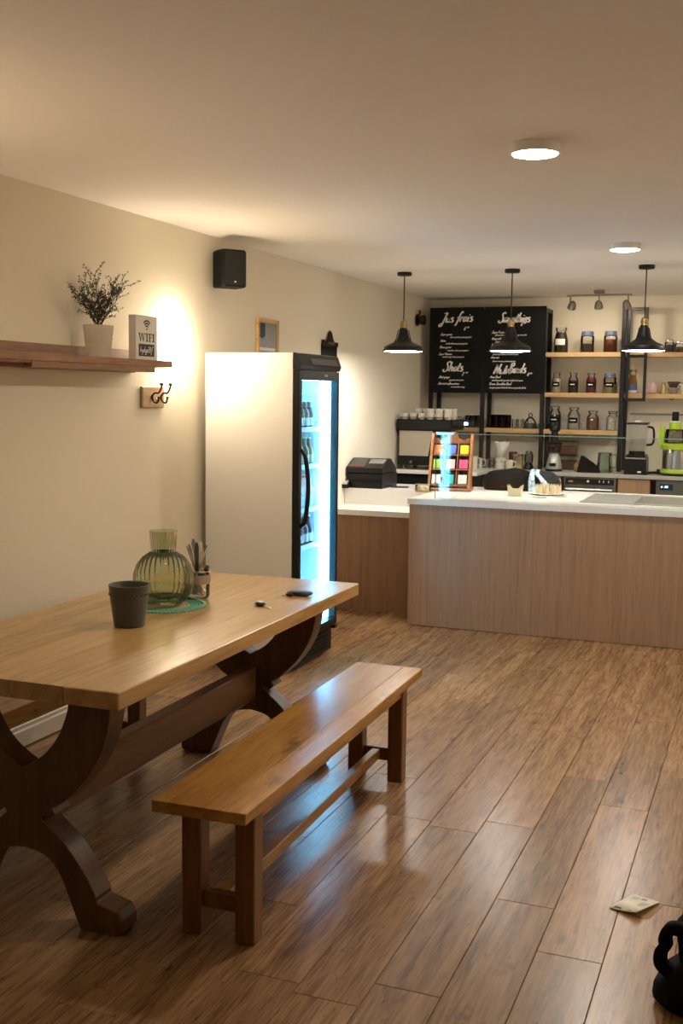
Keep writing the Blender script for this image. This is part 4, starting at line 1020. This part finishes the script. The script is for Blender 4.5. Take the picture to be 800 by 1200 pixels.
I2 = [line('Smoothies', 584, 378, 11, .135, .82, 5), line('6', 609.5, 382, 4, .16), line('CHF', 613, 379.5, 1.6, .2, 1.2),
      line('Super Fraise', 576, 390.5, 2.6, .2, 1.1), line('fraise banane pomme orange amande', 580, 393.5, 2.0, .18, 1.25),
      line('Deep pink', 576, 398, 2.6, .2, 1.1), line('framboise myrtille pomme banane', 580, 401.5, 2.0, .18, 1.1),
      line('Tropical', 575.5, 405.5, 2.6, .2, 1.1), line('ananas mangue passion', 579, 409, 2.0, .18, 1.1),
      line('Fresh', 575.5, 413, 2.6, .2, 1.1), line('fruit rouge banane coco lait banane', 577, 416, 2.0, .18, 1.05),
      line('Acai mix', 575, 420, 2.6, .2, 1.1), line('banane mangue pomme papaye', 577, 424, 2.0, .18, 1.1),
      line('Nutri', 578, 438, 11, .14, .86, 5), line('Bowls', 595, 437, 11, .14, .82, 5), line('6', 617, 440.5, 4, .16), line('CHF', 620, 438.5, 1.6, .2, 1.2),
      line('Acai Bowl', 574, 443, 2.8, .2, 1.1), line('acai banane lait granola et fruits de saison', 576, 446.5, 2.1, .18, 1.0),
      line('Green Smoothie Bowl', 573, 451, 2.8, .2, 1.1), line('mangue epinard kale lait banane granola fruits', 573, 455, 2.1, .18, 1.08)]
xm = bx_(566.5, 400)[0]
board(-3.10, xm - .002, 'black chalk menu board headed Jus frais and Shots', I1)
board(xm + .002, -1.985, 'black chalk menu board headed Smoothies and Nutri Bowls', I2)

# ------------------------------------------------------------------ jars and things on the shelves
def jar(px, zs, r, h, content, fill, label, lid=None, tagc=None, Y=10.36, shape='jar', cat='jar', grp=None):
    """glass jar standing on shelf height zs at photo column px"""
    p = ony(px, 460, Y); x = CAM.x + (p.x)
    # column px is taken at the height of the jar itself (verticals lean slightly)
    for _ in range(3):
        d = Vector((x, Y, zs + h / 2)) - CAM; u_ = 400 + FPX * d.dot(_r) / d.dot(_f); x += (px - u_) * d.dot(_f) / FPX
    t = thing('storage_jar' if cat == 'jar' else cat, label, cat, (x, Y, zs))
    if shape == 'bottle': pr = [(r * .9, 0), (r, .006), (r, h * .62), (r * .92, h * .70), (r * .66, h * .82), (r * .62, h * .86), (r * .74, h * .9), (r * .74, h), (r * .66, h)]
    elif shape == 'tall': pr = [(r * .9, 0), (r, .008), (r, h * .5), (r * .72, h * .78), (r * .7, h * .86), (r * .82, h * .88), (r * .82, h), (r * .74, h)]
    else: pr = [(r * .92, 0), (r, .006), (r, h * .72), (r * .92, h * .8), (r * .8, h * .84), (r * .8, h * .88)]
    MB().lathe(pr, 28, cap1=False).build('glass', M_jar, t, True)
    k = .955; fz = h * fill; ci = [(.001, .004)]
    for (a, z, *_) in pr:
        if .004 < z < fz: ci.append((a * k, z))
    a_at = pr[0][0]
    for q in range(len(pr) - 1):
        if pr[q][1] <= fz <= pr[q + 1][1]: a_at = pr[q][0] + (pr[q + 1][0] - pr[q][0]) * (fz - pr[q][1]) / max(1e-6, pr[q + 1][1] - pr[q][1])
    ci += [(a_at * k, fz), (.001, fz + .004)]
    if content: MB().lathe(ci, 24, cap0=False, cap1=False).build('contents', content, t, True)
    if lid:
        MB().lathe([(r * .86, h * .80), (r * .9, h * .81), (r * .9, h * .93), (r * .82, h), (.001, h)], 28).build('lid', lid, t, True)
        if lid is M_bluelid: MB().tube([(r * .9 * math.cos(a), r * .9 * math.sin(a), h * .80) for a in [q * PI / 10 for q in range(20)]], .003, 5, True).build('wire_bail', M_steel, t, True)
    elif shape == 'bottle': MB().tube([(r * .75 * math.cos(a), r * .75 * math.sin(a), h * .985) for a in [q * PI / 10 for q in range(20)]], r * .08, 6, True).build('rim', mat('rim_grey', (.22, .21, .18), .15), t, True)
    if tagc:
        w2, hh = r * .62, h * .12; n = 6; vs = []
        zc = h * .42
        for q in range(n + 1):
            a = -PI / 2 + (-.75 + 1.5 * q / n); vs += [(r * 1.02 * math.cos(a), r * 1.02 * math.sin(a), zc - hh), (r * 1.02 * math.cos(a), r * 1.02 * math.sin(a), zc + hh)]
        lb = MB().add(vs, [(2 * q, 2 * q + 2, 2 * q + 3, 2 * q + 1) for q in range(n)]).build('label_tag', tagc, t, True)
        if tagc is M_board or tagc is M_blackm:
            MB().box((-r * .45, -r * 1.045, zc - .004), (r * .45, -r * 1.03, zc + .004)).build('chalk_word', M_chalk, lb)
    return t
cm = lambda n, c: mat('food_' + n, c, .6, var=.35, scale=90)
jar(657.3, z1, .064, .235, cm('tea', (.035, .026, .018)), .8, 'tall dark jar of loose tea with a white tag on the top shelf', None, M_paper, shape='tall')
jar(688, z1, .062, .195, cm('cocoa', (.075, .035, .025)), .42, 'blue-lidded glass jar half full of dark brown nibs on the top shelf', M_bluelid)
jar(715.2, z1, .062, .195, cm('goji', (.17, .030, .014)), .62, 'blue-lidded glass jar of rusty red berries on the top shelf', M_bluelid)
jar(784, z1, .042, .115, cm('pepper', (.045, .035, .04)), .6, 'small clear-topped jar of dark seeds right of the hanging frame on the top shelf', M_steel)
jar(796.5, z1, .05, .10, cm('raisin', (.10, .06, .05)), .5, 'squat jar of brown fruit at the far end of the top shelf', M_steel)
jar(652, z2, .046, .185, cm('coconut', (.62, .55, .40)), .7, 'milk-bottle jar of pale flakes with a black tag on the middle shelf', None, M_board, shape='bottle')
jar(671.5, z2, .046, .185, cm('spirulina', (.012, .020, .018)), .62, 'milk-bottle jar of dark green powder on the middle shelf', None, M_board, shape='bottle')
jar(692.5, z2, .046, .185, cm('beet', (.20, .012, .03)), .78, 'milk-bottle jar of crimson powder on the middle shelf', None, M_board, shape='bottle')
jar(714.3, z2, .058, .185, cm('pistachio', (.36, .36, .17)), .42, 'blue-lidded jar of pale green flakes with a black tag on the middle shelf', M_bluelid, M_board)
jar(724.0, z2, .024, .10, cm('salt', (.6, .52, .4)), .7, 'little narrow jar tucked beside the shelf post on the middle shelf', None, shape='tall', Y=10.40)
jar(650, z3, .056, .215, cm('chia', (.04, .022, .016)), .62, 'dark-filled jar with a chalk tag behind the coffee grinder', None, M_board, shape='bottle')
jar(672.2, z3, .058, .205, cm('oats', (.42, .36, .27)), .55, 'clear jar of pale oats with a black tag on the lower shelf', None, M_board, shape='bottle')
jar(694.3, z3, .056, .175, cm('almond', (.20, .085, .035)), .62, 'glass jar of brown nuts on the lower shelf', None, shape='bottle')
jar(717.7, z3, .056, .175, cm('cashew', (.66, .60, .48)), .70, 'glass jar of creamy white nuts on the lower shelf', None, shape='bottle')
for px, nm in ((661, 'between the dark and the oat jars'), (683.5, 'between the oat and the nut jars'), (706, 'between the two nut jars')):
    p = ony(px, 495, 10.47); o = MB().bbox((-.06, -.02, 0), (.06, .02, .075), .003).build('card_box', M_paper); o.location = (p.x, 10.47, z3)
    tag(o, 'low white card box standing %s' % nm, 'box')
# juice bottle in the frame
t = jar(741, z2, .04, .205, cm('juice', (.50, .22, .03)), .80, 'small bottle of amber juice with a blue label behind the hanging frame', None, None, shape='tall', cat='bottle', Y=10.36)
MB().lathe([(.0415, .03), (.0415, .085)], 24, cap0=False, cap1=False).build('blue_label', mat('label_blue', (.10, .14, .30), .5), t, True)
MB().lathe([(.033, .195), (.033, .218), (.001, .218)], 20).build('gold_cap', M_brass, t, True)
MB().lathe([(.0412, .006), (.0412, .03)], 24, cap0=False, cap1=False).build('white_band', M_paper, t, True)
p = ony(763.5, 459, 10.36)
t = thing('pink_candle_jar', 'rounded pink glass jar on the middle shelf right of the frame', 'jar', (p.x, 10.36, z2))
MB().lathe([(.03, 0), (.045, .008), (.052, .04), (.048, .08), (.042, .10), (.044, .105), (.04, .105), (.045, .04), (.001, .012)], 28, cap1=False).build('bowl', mat('pink_glass', (.62, .42, .42), .2), t, True)
p = ony(777, 459, 10.38)
t = thing('gold_shaker', 'tilted pale gold shaker on the middle shelf', 'shaker', (p.x, 10.38, z2))
MB().lathe([(.022, 0), (.026, .005), (.022, .06), (.016, .085), (.018, .10), (.001, .105)], 20).build('body', mat('gold_tin', (.5, .38, .16), .3, .6), t, True)
MB().tube([(.02, -.01, .004), (.05, -.01, .11)], .006, 8).build('spoon', mat('bone', (.7, .62, .48), .4), t, True)
p = ony(788.5, 459, 10.36)
t = thing('patterned_teacup', 'dark patterned teacup stacked with a bowl on the middle shelf', 'cup', (p.x, 10.36, z2))
MB().lathe([(.03, 0), (.034, .004), (.055, .05), (.056, .055), (.052, .055), (.03, .01), (.001, .008)], 28, cap1=False).build('bowl', mat('cup_grey', (.28, .24, .22), .3, var=.6, scale=60), t, True)
MB().lathe([(.028, .056), (.034, .06), (.055, .105), (.056, .11), (.052, .11), (.03, .066), (.001, .064)], 28, cap1=False).build('upper_cup', mat('cup_dark', (.10, .07, .06), .3, var=.7, scale=60), t, True)
MB().tube(catmull([(.052, 0, .1), (.078, 0, .095), (.076, 0, .07), (.046, 0, .07)], 4), .005, 6).build('handle', MATS['cup_dark'], t, True)
p = ony(801.5, 459, 10.42)
t = thing('cream_mug', 'cream mug at the edge of the middle shelf', 'cup', (p.x + .01, 10.36, z2))
MB().lathe([(.036, 0), (.04, .005), (.042, .09), (.039, .09), (.036, .01), (.001, .008)], 24, cap1=False).build('bowl', M_cream, t, True)
MB().tube(catmull([(.04, 0, .075), (.068, 0, .07), (.066, 0, .03), (.039, 0, .025)], 4), .005, 6).build('handle', M_cream, t, True)
# left bay, lower shelf: glasses
gl0 = None
def tumbler(px, h, r, m, label, grp, Y=10.36, cat='glass', zs=z3):
    global gl0
    p = ony(px, 495, Y)
    o = MB().lathe([(r * .82, 0), (r * .86, .004), (r, h), (r * .95, h), (r * .8, .012), (.001, .01)], 20, cap1=False).build('drinking_glass', m, None, True); o.location = (p.x, Y, zs); return tag(o, label, cat, grp)
M_wine = glass('wine_glass_tint', (.42, .10, .17), .03, 1.2)
M_grn = glass('smoke_glass', (.55, .55, .50), .03, 1.3)
for k in range(4): tumbler(573.5 + 7.3 * k, .125, .029, M_wine, 'wine-red tumbler on the shelf under the smoothie board', 'wine-red tumblers')
for k in range(3): tumbler(577 + 7.3 * k, .125, .029, M_wine, 'wine-red tumbler on the shelf under the smoothie board', 'wine-red tumblers', 10.44)
for k in range(3): tumbler(548 + 6.8 * k, .115, .029, M_grn, 'smoky clear tumbler on the shelf under the boards', 'smoky tumblers')
for k in range(3): tumbler(602.5 + 6.6 * k, .085, .025, M_jar, 'short clear glass beside the wine-red tumblers', 'short clear glasses')
for k in range(2): tumbler(540 + 6.5 * k, .10, .027, mat('pale_pink_cup', (.45, .34, .31), .4), 'pale pink cup at the dark end of the shelf under the boards', 'pale pink cups', 10.40, 'cup')
p = ony(621, 499, 10.34)
t = thing('wire_holder', 'black arched holder with a ring on top on the shelf under the boards', 'holder', (p.x, 10.34, z3))
MB().lathe([(.066, 0), (.068, .006), (.06, .045), (.05, .05), (.001, .05)], 28).build('base', mat('dark_green_tin', (.05, .055, .045), .4), t, True)
MB().tube(catmull([(-.058, 0, .03), (-.035, 0, .08), (0, 0, .105), (.035, 0, .08), (.058, 0, .03)], 6), .008, 8).build('arch', M_black, t, True)
MB().tube([(.016 * math.cos(a), 0, .125 + .018 * math.sin(a)) for a in [q * PI / 8 for q in range(16)]], .005, 6, True).build('ring', M_bronze, t, True)
p = ony(633.5, 499, 10.40)
o = MB().bbox((-.035, -.03, 0), (.035, .03, .05), .004).build('grey_tin', mat('tin_grey', (.18, .19, .17), .4)); o.location = (p.x + .01, 10.40, z3); tag(o, 'small grey tin next to the shelf post under the boards', 'tin')

# ------------------------------------------------------------------ on the back worktop
p = ony(586.5, 548, 10.12)
t = thing('coffee_dripper', 'cream coffee dripper with a tall white paper filter on the back worktop', 'coffee dripper', (p.x, 10.12, WZ))
MB().lathe([(.048, 0), (.052, .004), (.052, .05), (.046, .055), (.05, .062), (.056, .075), (.056, .095), (.04, .10), (.001, .10)], 28).build('stand', M_cream, t, True)
mb = MB(); ns = 28; vs = []
for i, (r, z) in enumerate(((.036, .101), (.055, .18), (.07, .245))):
    for j in range(ns): a = j * 2 * PI / ns; k = 1 + (.05 * i) * math.cos(9 * a); vs.append((r * k * math.cos(a), r * k * math.sin(a), z + (.006 * math.cos(5 * a) if i == 2 else 0)))
fs = [(i * ns + j, i * ns + (j + 1) % ns, (i + 1) * ns + (j + 1) % ns, (i + 1) * ns + j) for i in range(2) for j in range(ns)]
o = mb.add(vs, fs).build('paper_filter', M_paper, t, True); md = o.modifiers.new('thick', 'SOLIDIFY'); md.thickness = .002
def mug(px, Y, h, r, m, label, cat='cup', hand=1, base=None):
    p = ony(px, 548, Y); t = thing('mug' if cat == 'cup' else cat, label, cat, (p.x, Y, base or WZ))
    MB().lathe([(r * .88, 0), (r * .92, .004), (r, h), (r * .94, h), (r * .85, .01), (.001, .008)], 24, cap1=False).build('bowl', m, t, True)
    MB().tube(catmull([(hand * r * .96, 0, h * .82), (hand * r * 1.7, 0, h * .78), (hand * r * 1.65, 0, h * .3), (hand * r * .92, 0, h * .22)], 4), .006, 6).build('handle', m, t, True); return t
mug(554.5, 10.0, .115, .04, M_cream, 'tall cream mug beside the tea rack on the back worktop')
mug(562.5, 10.05, .095, .026, M_steel, 'slim steel milk jug beside the cream mug', 'jug')
mug(569.5, 10.15, .075, .04, M_dsteel, 'dark steel milk jug left of the coffee dripper', 'jug', 1)
mug(576, 10.22, .09, .036, M_steel, 'round steel milk jug touching the coffee dripper', 'jug', -1)
mug(596.5, 10.06, .085, .036, M_cream, 'cream mug right of the coffee dripper')
p = ony(607, 548, 10.1)
t = thing('gold_canister', 'gold and black cylindrical tin on the back worktop', 'tin', (p.x, 10.1, WZ))
MB().lathe([(.046, 0), (.047, .003), (.047, .125), (.001, .125)], 28).build('body', mat('tin_gold', (.46, .36, .20), .3, .5, var=.5, scale=14), t, True)
MB().lathe([(.048, .118), (.049, .12), (.049, .14), (.001, .141)], 28).build('lid', M_steel, t, True)
p = ony(619, 548, 10.12)
t = thing('small_blender', 'small glass and black hand blender beside the gold tin', 'blender', (p.x, 10.12, WZ))
MB().lathe([(.045, 0), (.047, .01), (.036, .05), (.03, .06), (.001, .06)], 24).build('base', M_black, t, True)
MB().lathe([(.034, .061), (.04, .08), (.042, .13), (.036, .145), (.001, .147)], 24).build('glass_bowl', M_grn, t, True)
MB().lathe([(.03, .147), (.034, .15), (.026, .17), (.001, .172)], 24).build('lid', M_dsteel, t, True)
p = ony(597, 540, 10.3)
t = thing('pink_glass_vase', 'small dusky pink glass behind the coffee dripper', 'glass', (p.x + .03, 10.3, WZ))
MB().lathe([(.02, 0), (.03, .006), (.038, .09), (.04, .15), (.037, .15), (.03, .02), (.001, .015)], 24, cap1=False).build('body', glass('dusky_glass', (.75, .5, .52), .03, 1.2), t, True)
# coffee grinder
p = ony(648.5, 551, 10.02)
t = thing('coffee_grinder', 'silver dome coffee grinder with a black hopper lid', 'coffee grinder', (p.x, 10.02, WZ))
MB().lathe([(.075, 0), (.077, .006), (.075, .02)], 32).build('foot_ring', M_black, t, True)
MB().lathe([(.07, .02), (.072, .04), (.06, .10), (.045, .155), (.038, .165), (.001, .167)], 32).build('motor_dome', mat('silver_plastic', (.50, .49, .46), .35, .4), t, True)
MB().bbox((-.03, -.076, .045), (.03, -.052, .075), .006).build('outlet', M_black, t)
MB().lathe([(.045, .167), (.062, .175), (.066, .24), (.066, .245)], 32, cap0=True, cap1=False).build('hopper', glass('hopper_amber', (.55, .42, .28), .03, 1.3), t, True)
MB().lathe([(.03, .168), (.055, .176), (.058, .215), (.001, .22)], 28).build('beans', cm('beans', (.06, .03, .014)), t, True)
MB().lathe([(.07, .245), (.072, .248), (.072, .262), (.034, .27), (.03, .36), (.045, .365), (.05, .40), (.042, .415), (.001, .417)], 32).build('hopper_lid', M_black, t, True)
# storage boxes with beans
p = ony(663, 548, 10.3)
t = thing('snack_boxes', 'two stacked clear boxes of brown nuts behind the coffee grinder', 'storage box', (p.x, 10.33, WZ))
for z, c in ((0, (.13, .05, .035)), (.135, (.20, .09, .045))):
    b = MB().bbox((-.1, -.07, z + .002), (.1, .07, z + .125), .006).build('clear_box', M_jar, t)
    MB().bbox((-.094, -.064, z + .006), (.094, .064, z + .085), .004).build('contents', cm('box%d' % int(z * 100), c), b)
    MB().bbox((-.103, -.073, z + .125), (.103, .073, z + .134), .003).build('lid', M_clear, t)
p = ony(678, 549, 10.1)
t = thing('nut_bag', 'small crumpled amber bag of nuts on the back worktop', 'bag', (p.x, 10.1, WZ))
blob((0, 0, .03), (.05, .03, .06), 0, 9, 16, 10).build('pouch', mat('amber_bag', (.30, .17, .07), .35, var=.5, scale=40), t, 'all')
MB().ell((0, 0, .092), (.022, .012, .012), 10, 6).build('tied_top', MATS['amber_bag'], t, True)
p = ony(688.5, 551, 9.97)
t = thing('black_scoop', 'crumpled black cloth pouch lying on the back worktop', 'pouch', (p.x, 10.02, WZ))
mb = MB().add([(-.10, -.05, 0), (.10, -.05, 0), (.10, .06, 0), (-.10, .06, 0), (-.072, -.02, .15), (-.05, .02, .145), (.045, -.03, .09), (.085, .02, .05), (-.09, -.04, .04)],
              [(0, 3, 2, 1), (0, 8, 4), (0, 4, 6), (0, 6, 1), (1, 6, 7), (1, 7, 2), (4, 5, 6), (5, 7, 6), (5, 3, 2), (5, 2, 7), (8, 3, 5), (8, 5, 4), (0, 3, 8)])
mb.build('cloth', MATS['black_cloth'], t)
MB().tube(catmull([(-.09, -.045, .01), (-.05, -.07, .012), (.0, -.06, .012), (.05, -.062, .01)], 5), .007, 6).build('strap', MATS['black_cloth'], t, True)
# glass jug
p = ony(709.5, 551, 10.12)
t = thing('glass_jug', 'large empty square glass jug on the back worktop', 'jug', (p.x, 10.04, WZ))
MB().lathe([(.05, .004), (.06, 0), (.072, .006), (.062, .15), (.060, .175), (.066, .18), (.062, .18), (.055, .15), (.064, .012), (.001, .01)], 8, cap1=False).build('glass_body', glass('jug_glass', (.80, .86, .80), .03, 1.5), t)
MB().tube(catmull([(.062, 0, .16), (.10, 0, .155), (.10, 0, .06), (.066, 0, .05)], 5), .007, 8).build('handle', MATS['jug_glass'], t, True)
# blender
p = ony(745, 553, 10.0)
t = thing('jug_blender', 'black-based blender with a clear square jug on the back worktop', 'blender', (p.x, 10.0, WZ))
MB().prism([(-.10, 0), (.10, 0), (.095, .03), (.092, .14), (.08, .175), (-.08, .175), (-.092, .14), (-.095, .03)], 1, -.09, .11).build('motor_base', M_black, t)
MB().bbox((-.088, -.094, .138), (.088, -.0902, .150), .001).build('chrome_strip', M_steel, t)
MB().bbox((.02, -.096, .018), (.052, -.0902, .032), .001).build('badge', M_chalk, t)
MB().lathe([(.06, .175), (.07, .18), (.07, .20), (.055, .205)], 24).build('collar', M_blackm, t, True)
MB().add([(-.068, -.068, .206), (.068, -.068, .206), (.068, .068, .206), (-.068, .068, .206), (-.09, -.09, .44), (.09, -.09, .44), (.09, .09, .44), (-.09, .09, .44)], [(0, 3, 2, 1), (0, 1, 5, 4), (1, 2, 6, 5), (2, 3, 7, 6), (3, 0, 4, 7)]).build('jug', glass('blender_glass', (.82, .83, .82), .05, 1.4), t)
MB().bbox((-.093, -.093, .4405), (.093, .093, .458), .005).build('jug_lid', M_black, t)
MB().bbox((-.03, -.03, .458), (.03, .03, .472), .005).build('lid_cap', mat('clear_cap', (.75, .73, .68), .3), t)
MB().tube(catmull([(.09, 0, .42), (.135, 0, .40), (.135, 0, .28), (.08, 0, .26)], 5), .010, 8).build('jug_handle', M_black, t, True)
# plug cluster between blender and juicer
p = ony(763, 552, 10.1)
t = thing('power_cable', 'short black power cable with plug between the blender and the juicer', 'cable', (p.x, 10.1, WZ))
MB().tube(catmull([(-.06, 0, .012), (-.02, -.03, .012), (.03, .01, .014), (.07, -.02, .012)], 6), .010, 8).build('cord', M_black, t, True)
MB().bbox((.045, -.03, .0), (.085, .02, .045), .006).build('plug', M_black, t)
# juicer
p = ony(793, 553, 9.99)
t = thing('juicer', 'large lime green and steel juicer with a black pusher', 'juicer', (p.x, 10.02, WZ))
MB().lathe([(.135, 0), (.14, .006), (.14, .02)], 36).build('foot', M_black, t, True)
MB().lathe([(.14, .02), (.147, .026), (.147, .045), (.138, .058)], 36).build('green_base_band', M_lime, t, True)
MB().lathe([(.134, .058), (.134, .225)], 36).build('steel_body', M_steel, t, True)
MB().lathe([(.137, .225), (.146, .23), (.146, .27), (.13, .28), (.001, .281)], 36).build('green_top_band', M_lime, t, True)
MB().lathe([(.075, .281), (.09, .29), (.085, .38), (.078, .405), (.001, .41)], 32, c=(-.03, 0, 0)).build('clear_drum', glass('drum_glass', (.55, .52, .50), .03, 1.4), t, True)
MB().prism([(-.16, .23), (-.125, .23), (-.12, .33), (-.122, .42), (-.14, .44), (-.16, .43), (-.165, .33)], 1, -.03, .03).build('green_arm', M_lime, t)
MB().lathe([(.045, .38), (.05, .385), (.05, .465), (.001, .466)], 28, c=(-.035, 0, 0)).build('green_chute', M_lime, t, True)
MB().lathe([(.045, .466), (.046, .475), (.001, .476)], 28, c=(-.035, 0, 0)).build('white_collar', M_paper, t, True)
MB().lathe([(.029, .476), (.03, .48), (.029, .555), (.001, .557)], 24, c=(-.035, 0, 0)).build('pusher', M_black, t, True)
MB().tube([(-.055, -.13, .235), (-.055, -.17, .225), (-.055, -.175, .20)], .014, 10).build('spout', M_steel, t, True)
# wall pipe and outlet behind the juicer
t = thing('wall_rail', 'thin grey cable rail with a round socket on the back wall above the juicer', 'rail', (0, BY, 0))
MB().bbox((-1.24, -.014, 1.50), (-.2, 0, 1.518), .002).build('rail', mat('rail_grey', (.30, .29, .25), .5), t)
p = ony(787, 465, BY)
mb = MB().lathe([(.03, 0), (.034, .004), (.03, .014), (.001, .016)], 20); mb.move(Matrix.Translation((p.x, 0, p.z)) @ Matrix.Rotation(PI / 2, 4, 'X')); mb.build('socket', MATS['rail_grey'], t, True)

# ================================================================== ON THE FLOOR
# folded leaflet
P = onz(743, 1062, 0)
t = thing('folded_leaflet', 'pale folded paper leaflet lying half open on the floor', 'leaflet', (P.x, P.y, 0), math.radians(-24))
o = MB().add([(-.048, -.068, .001), (.078, -.052, .001), (.066, .066, .001), (-.048, .07, .001)], [(0, 1, 2, 3)]).build('lower_page', mat('leaflet_brown', (.40, .25, .11), .7), t); md = o.modifiers.new('thick', 'SOLIDIFY'); md.thickness = .001
n = 8; lift = lambda u_, v_: .003 + (.004 + .014 * (1 - v_)) * u_ ** 1.6
vs = []
for i in range(n + 1):
    u_ = i / n; vs += [(-.048 + .098 * u_, -.073, lift(u_, 0)), (-.048 + .098 * u_, .073, lift(u_, 1))]
o = MB().add(vs, [(2 * i, 2 * i + 1, 2 * i + 3, 2 * i + 2) for i in range(n)]).build('upper_page', mat('leaflet_cream', (.86, .85, .78), .5), t, True); md = o.modifiers.new('thick', 'SOLIDIFY'); md.thickness = .0012; md.offset = -1
def patch(u0, u1, v0, v1, m):
    f = lambda u_, v_: (-.048 + .098 * u_, -.073 + .146 * v_, lift(u_, v_) + .0016)
    MB().add([f(u0, v0), f(u1, v0), f(u1, v1), f(u0, v1)], [(0, 1, 2, 3)]).build('printed_patch', m, t)
pg, pk = mat('patch_grey', (.30, .30, .27), .6), mat('patch_black', (.03, .03, .028), .6)
patch(.45, .65, .80, .93, pg); patch(.15, .4, .74, .9, mat('patch_light', (.55, .54, .47), .6)); patch(.6, .9, .45, .7, MATS['patch_light']); patch(.10, .36, .06, .14, pk); patch(.62, .74, .05, .10, pg)
# black backpack, only its near left corner shows
t = thing('black_backpack', 'black backpack with a carry loop standing on the floor', 'backpack', (-.005, 3.02, 0), math.radians(-12))
M_bp = mat('backpack_cloth', (.002, .002, .0022), .85, bump=.25, scale=90, spec=.2)
secs = ((.0, .20, .12), (.02, .222, .135), (.06, .218, .14), (.10, .175, .135), (.125, .152, .125), (.17, .158, .12), (.215, .172, .10), (.235, .155, .075), (.242, .08, .04))
vs = []; ns = 24
for (z, a, b) in secs:
    for j in range(ns):
        g = j * 2 * PI / ns; c_, s_ = math.cos(g), math.sin(g); e_ = .55
        vs.append((a * math.copysign(abs(c_) ** e_, c_), b * math.copysign(abs(s_) ** e_, s_), z + .006 * math.sin(3 * g + z * 20) * (z > .02)))
fs = [(i * ns + j, i * ns + (j + 1) % ns, (i + 1) * ns + (j + 1) % ns, (i + 1) * ns + j) for i in range(len(secs) - 1) for j in range(ns)] + [tuple(range(ns - 1, -1, -1)), tuple((len(secs) - 1) * ns + j for j in range(ns))]
MB().add(vs, fs).build('bag_body', M_bp, t, 'all')
lp = catmull([(-.13, -.07, .225), (-.168, -.085, .226), (-.180, -.09, .20), (-.178, -.09, .178), (-.19, -.09, .155), (-.188, -.085, .118), (-.15, -.07, .088)], 6)
mb = MB(); vs = []; 
for i, p in enumerate(lp):
    a = Vector(lp[max(0, i - 1)]); b = Vector(lp[min(len(lp) - 1, i + 1)]); d = (b - a).normalized(); n_ = Vector((0, 1, 0)).cross(d).normalized() * .015; w3 = Vector((0, .016, 0)); p = Vector(p)
    vs += [p - n_ - w3, p + n_ - w3, p + n_ + w3, p - n_ + w3]
fs = [(4 * i + j, 4 * i + (j + 1) % 4, 4 * i + 4 + (j + 1) % 4, 4 * i + 4 + j) for i in range(len(lp) - 1) for j in range(4)] + [(0, 1, 2, 3), tuple(range(len(vs) - 4, len(vs)))]
mb.add(vs, fs).build('carry_loop', M_bp, t, 'all')
MB().tube(catmull([(-.10, -.139, .10), (-.095, -.146, .05), (-.06, -.148, .035), (-.02, -.148, .05)], 6), .003, 6).build('grey_piping', mat('piping_grey', (.12, .12, .115), .5), t, True)
blob((-.06, -.10, .055), (.12, .05, .06), 0, 4).build('front_pocket', M_bp, t, 'all')
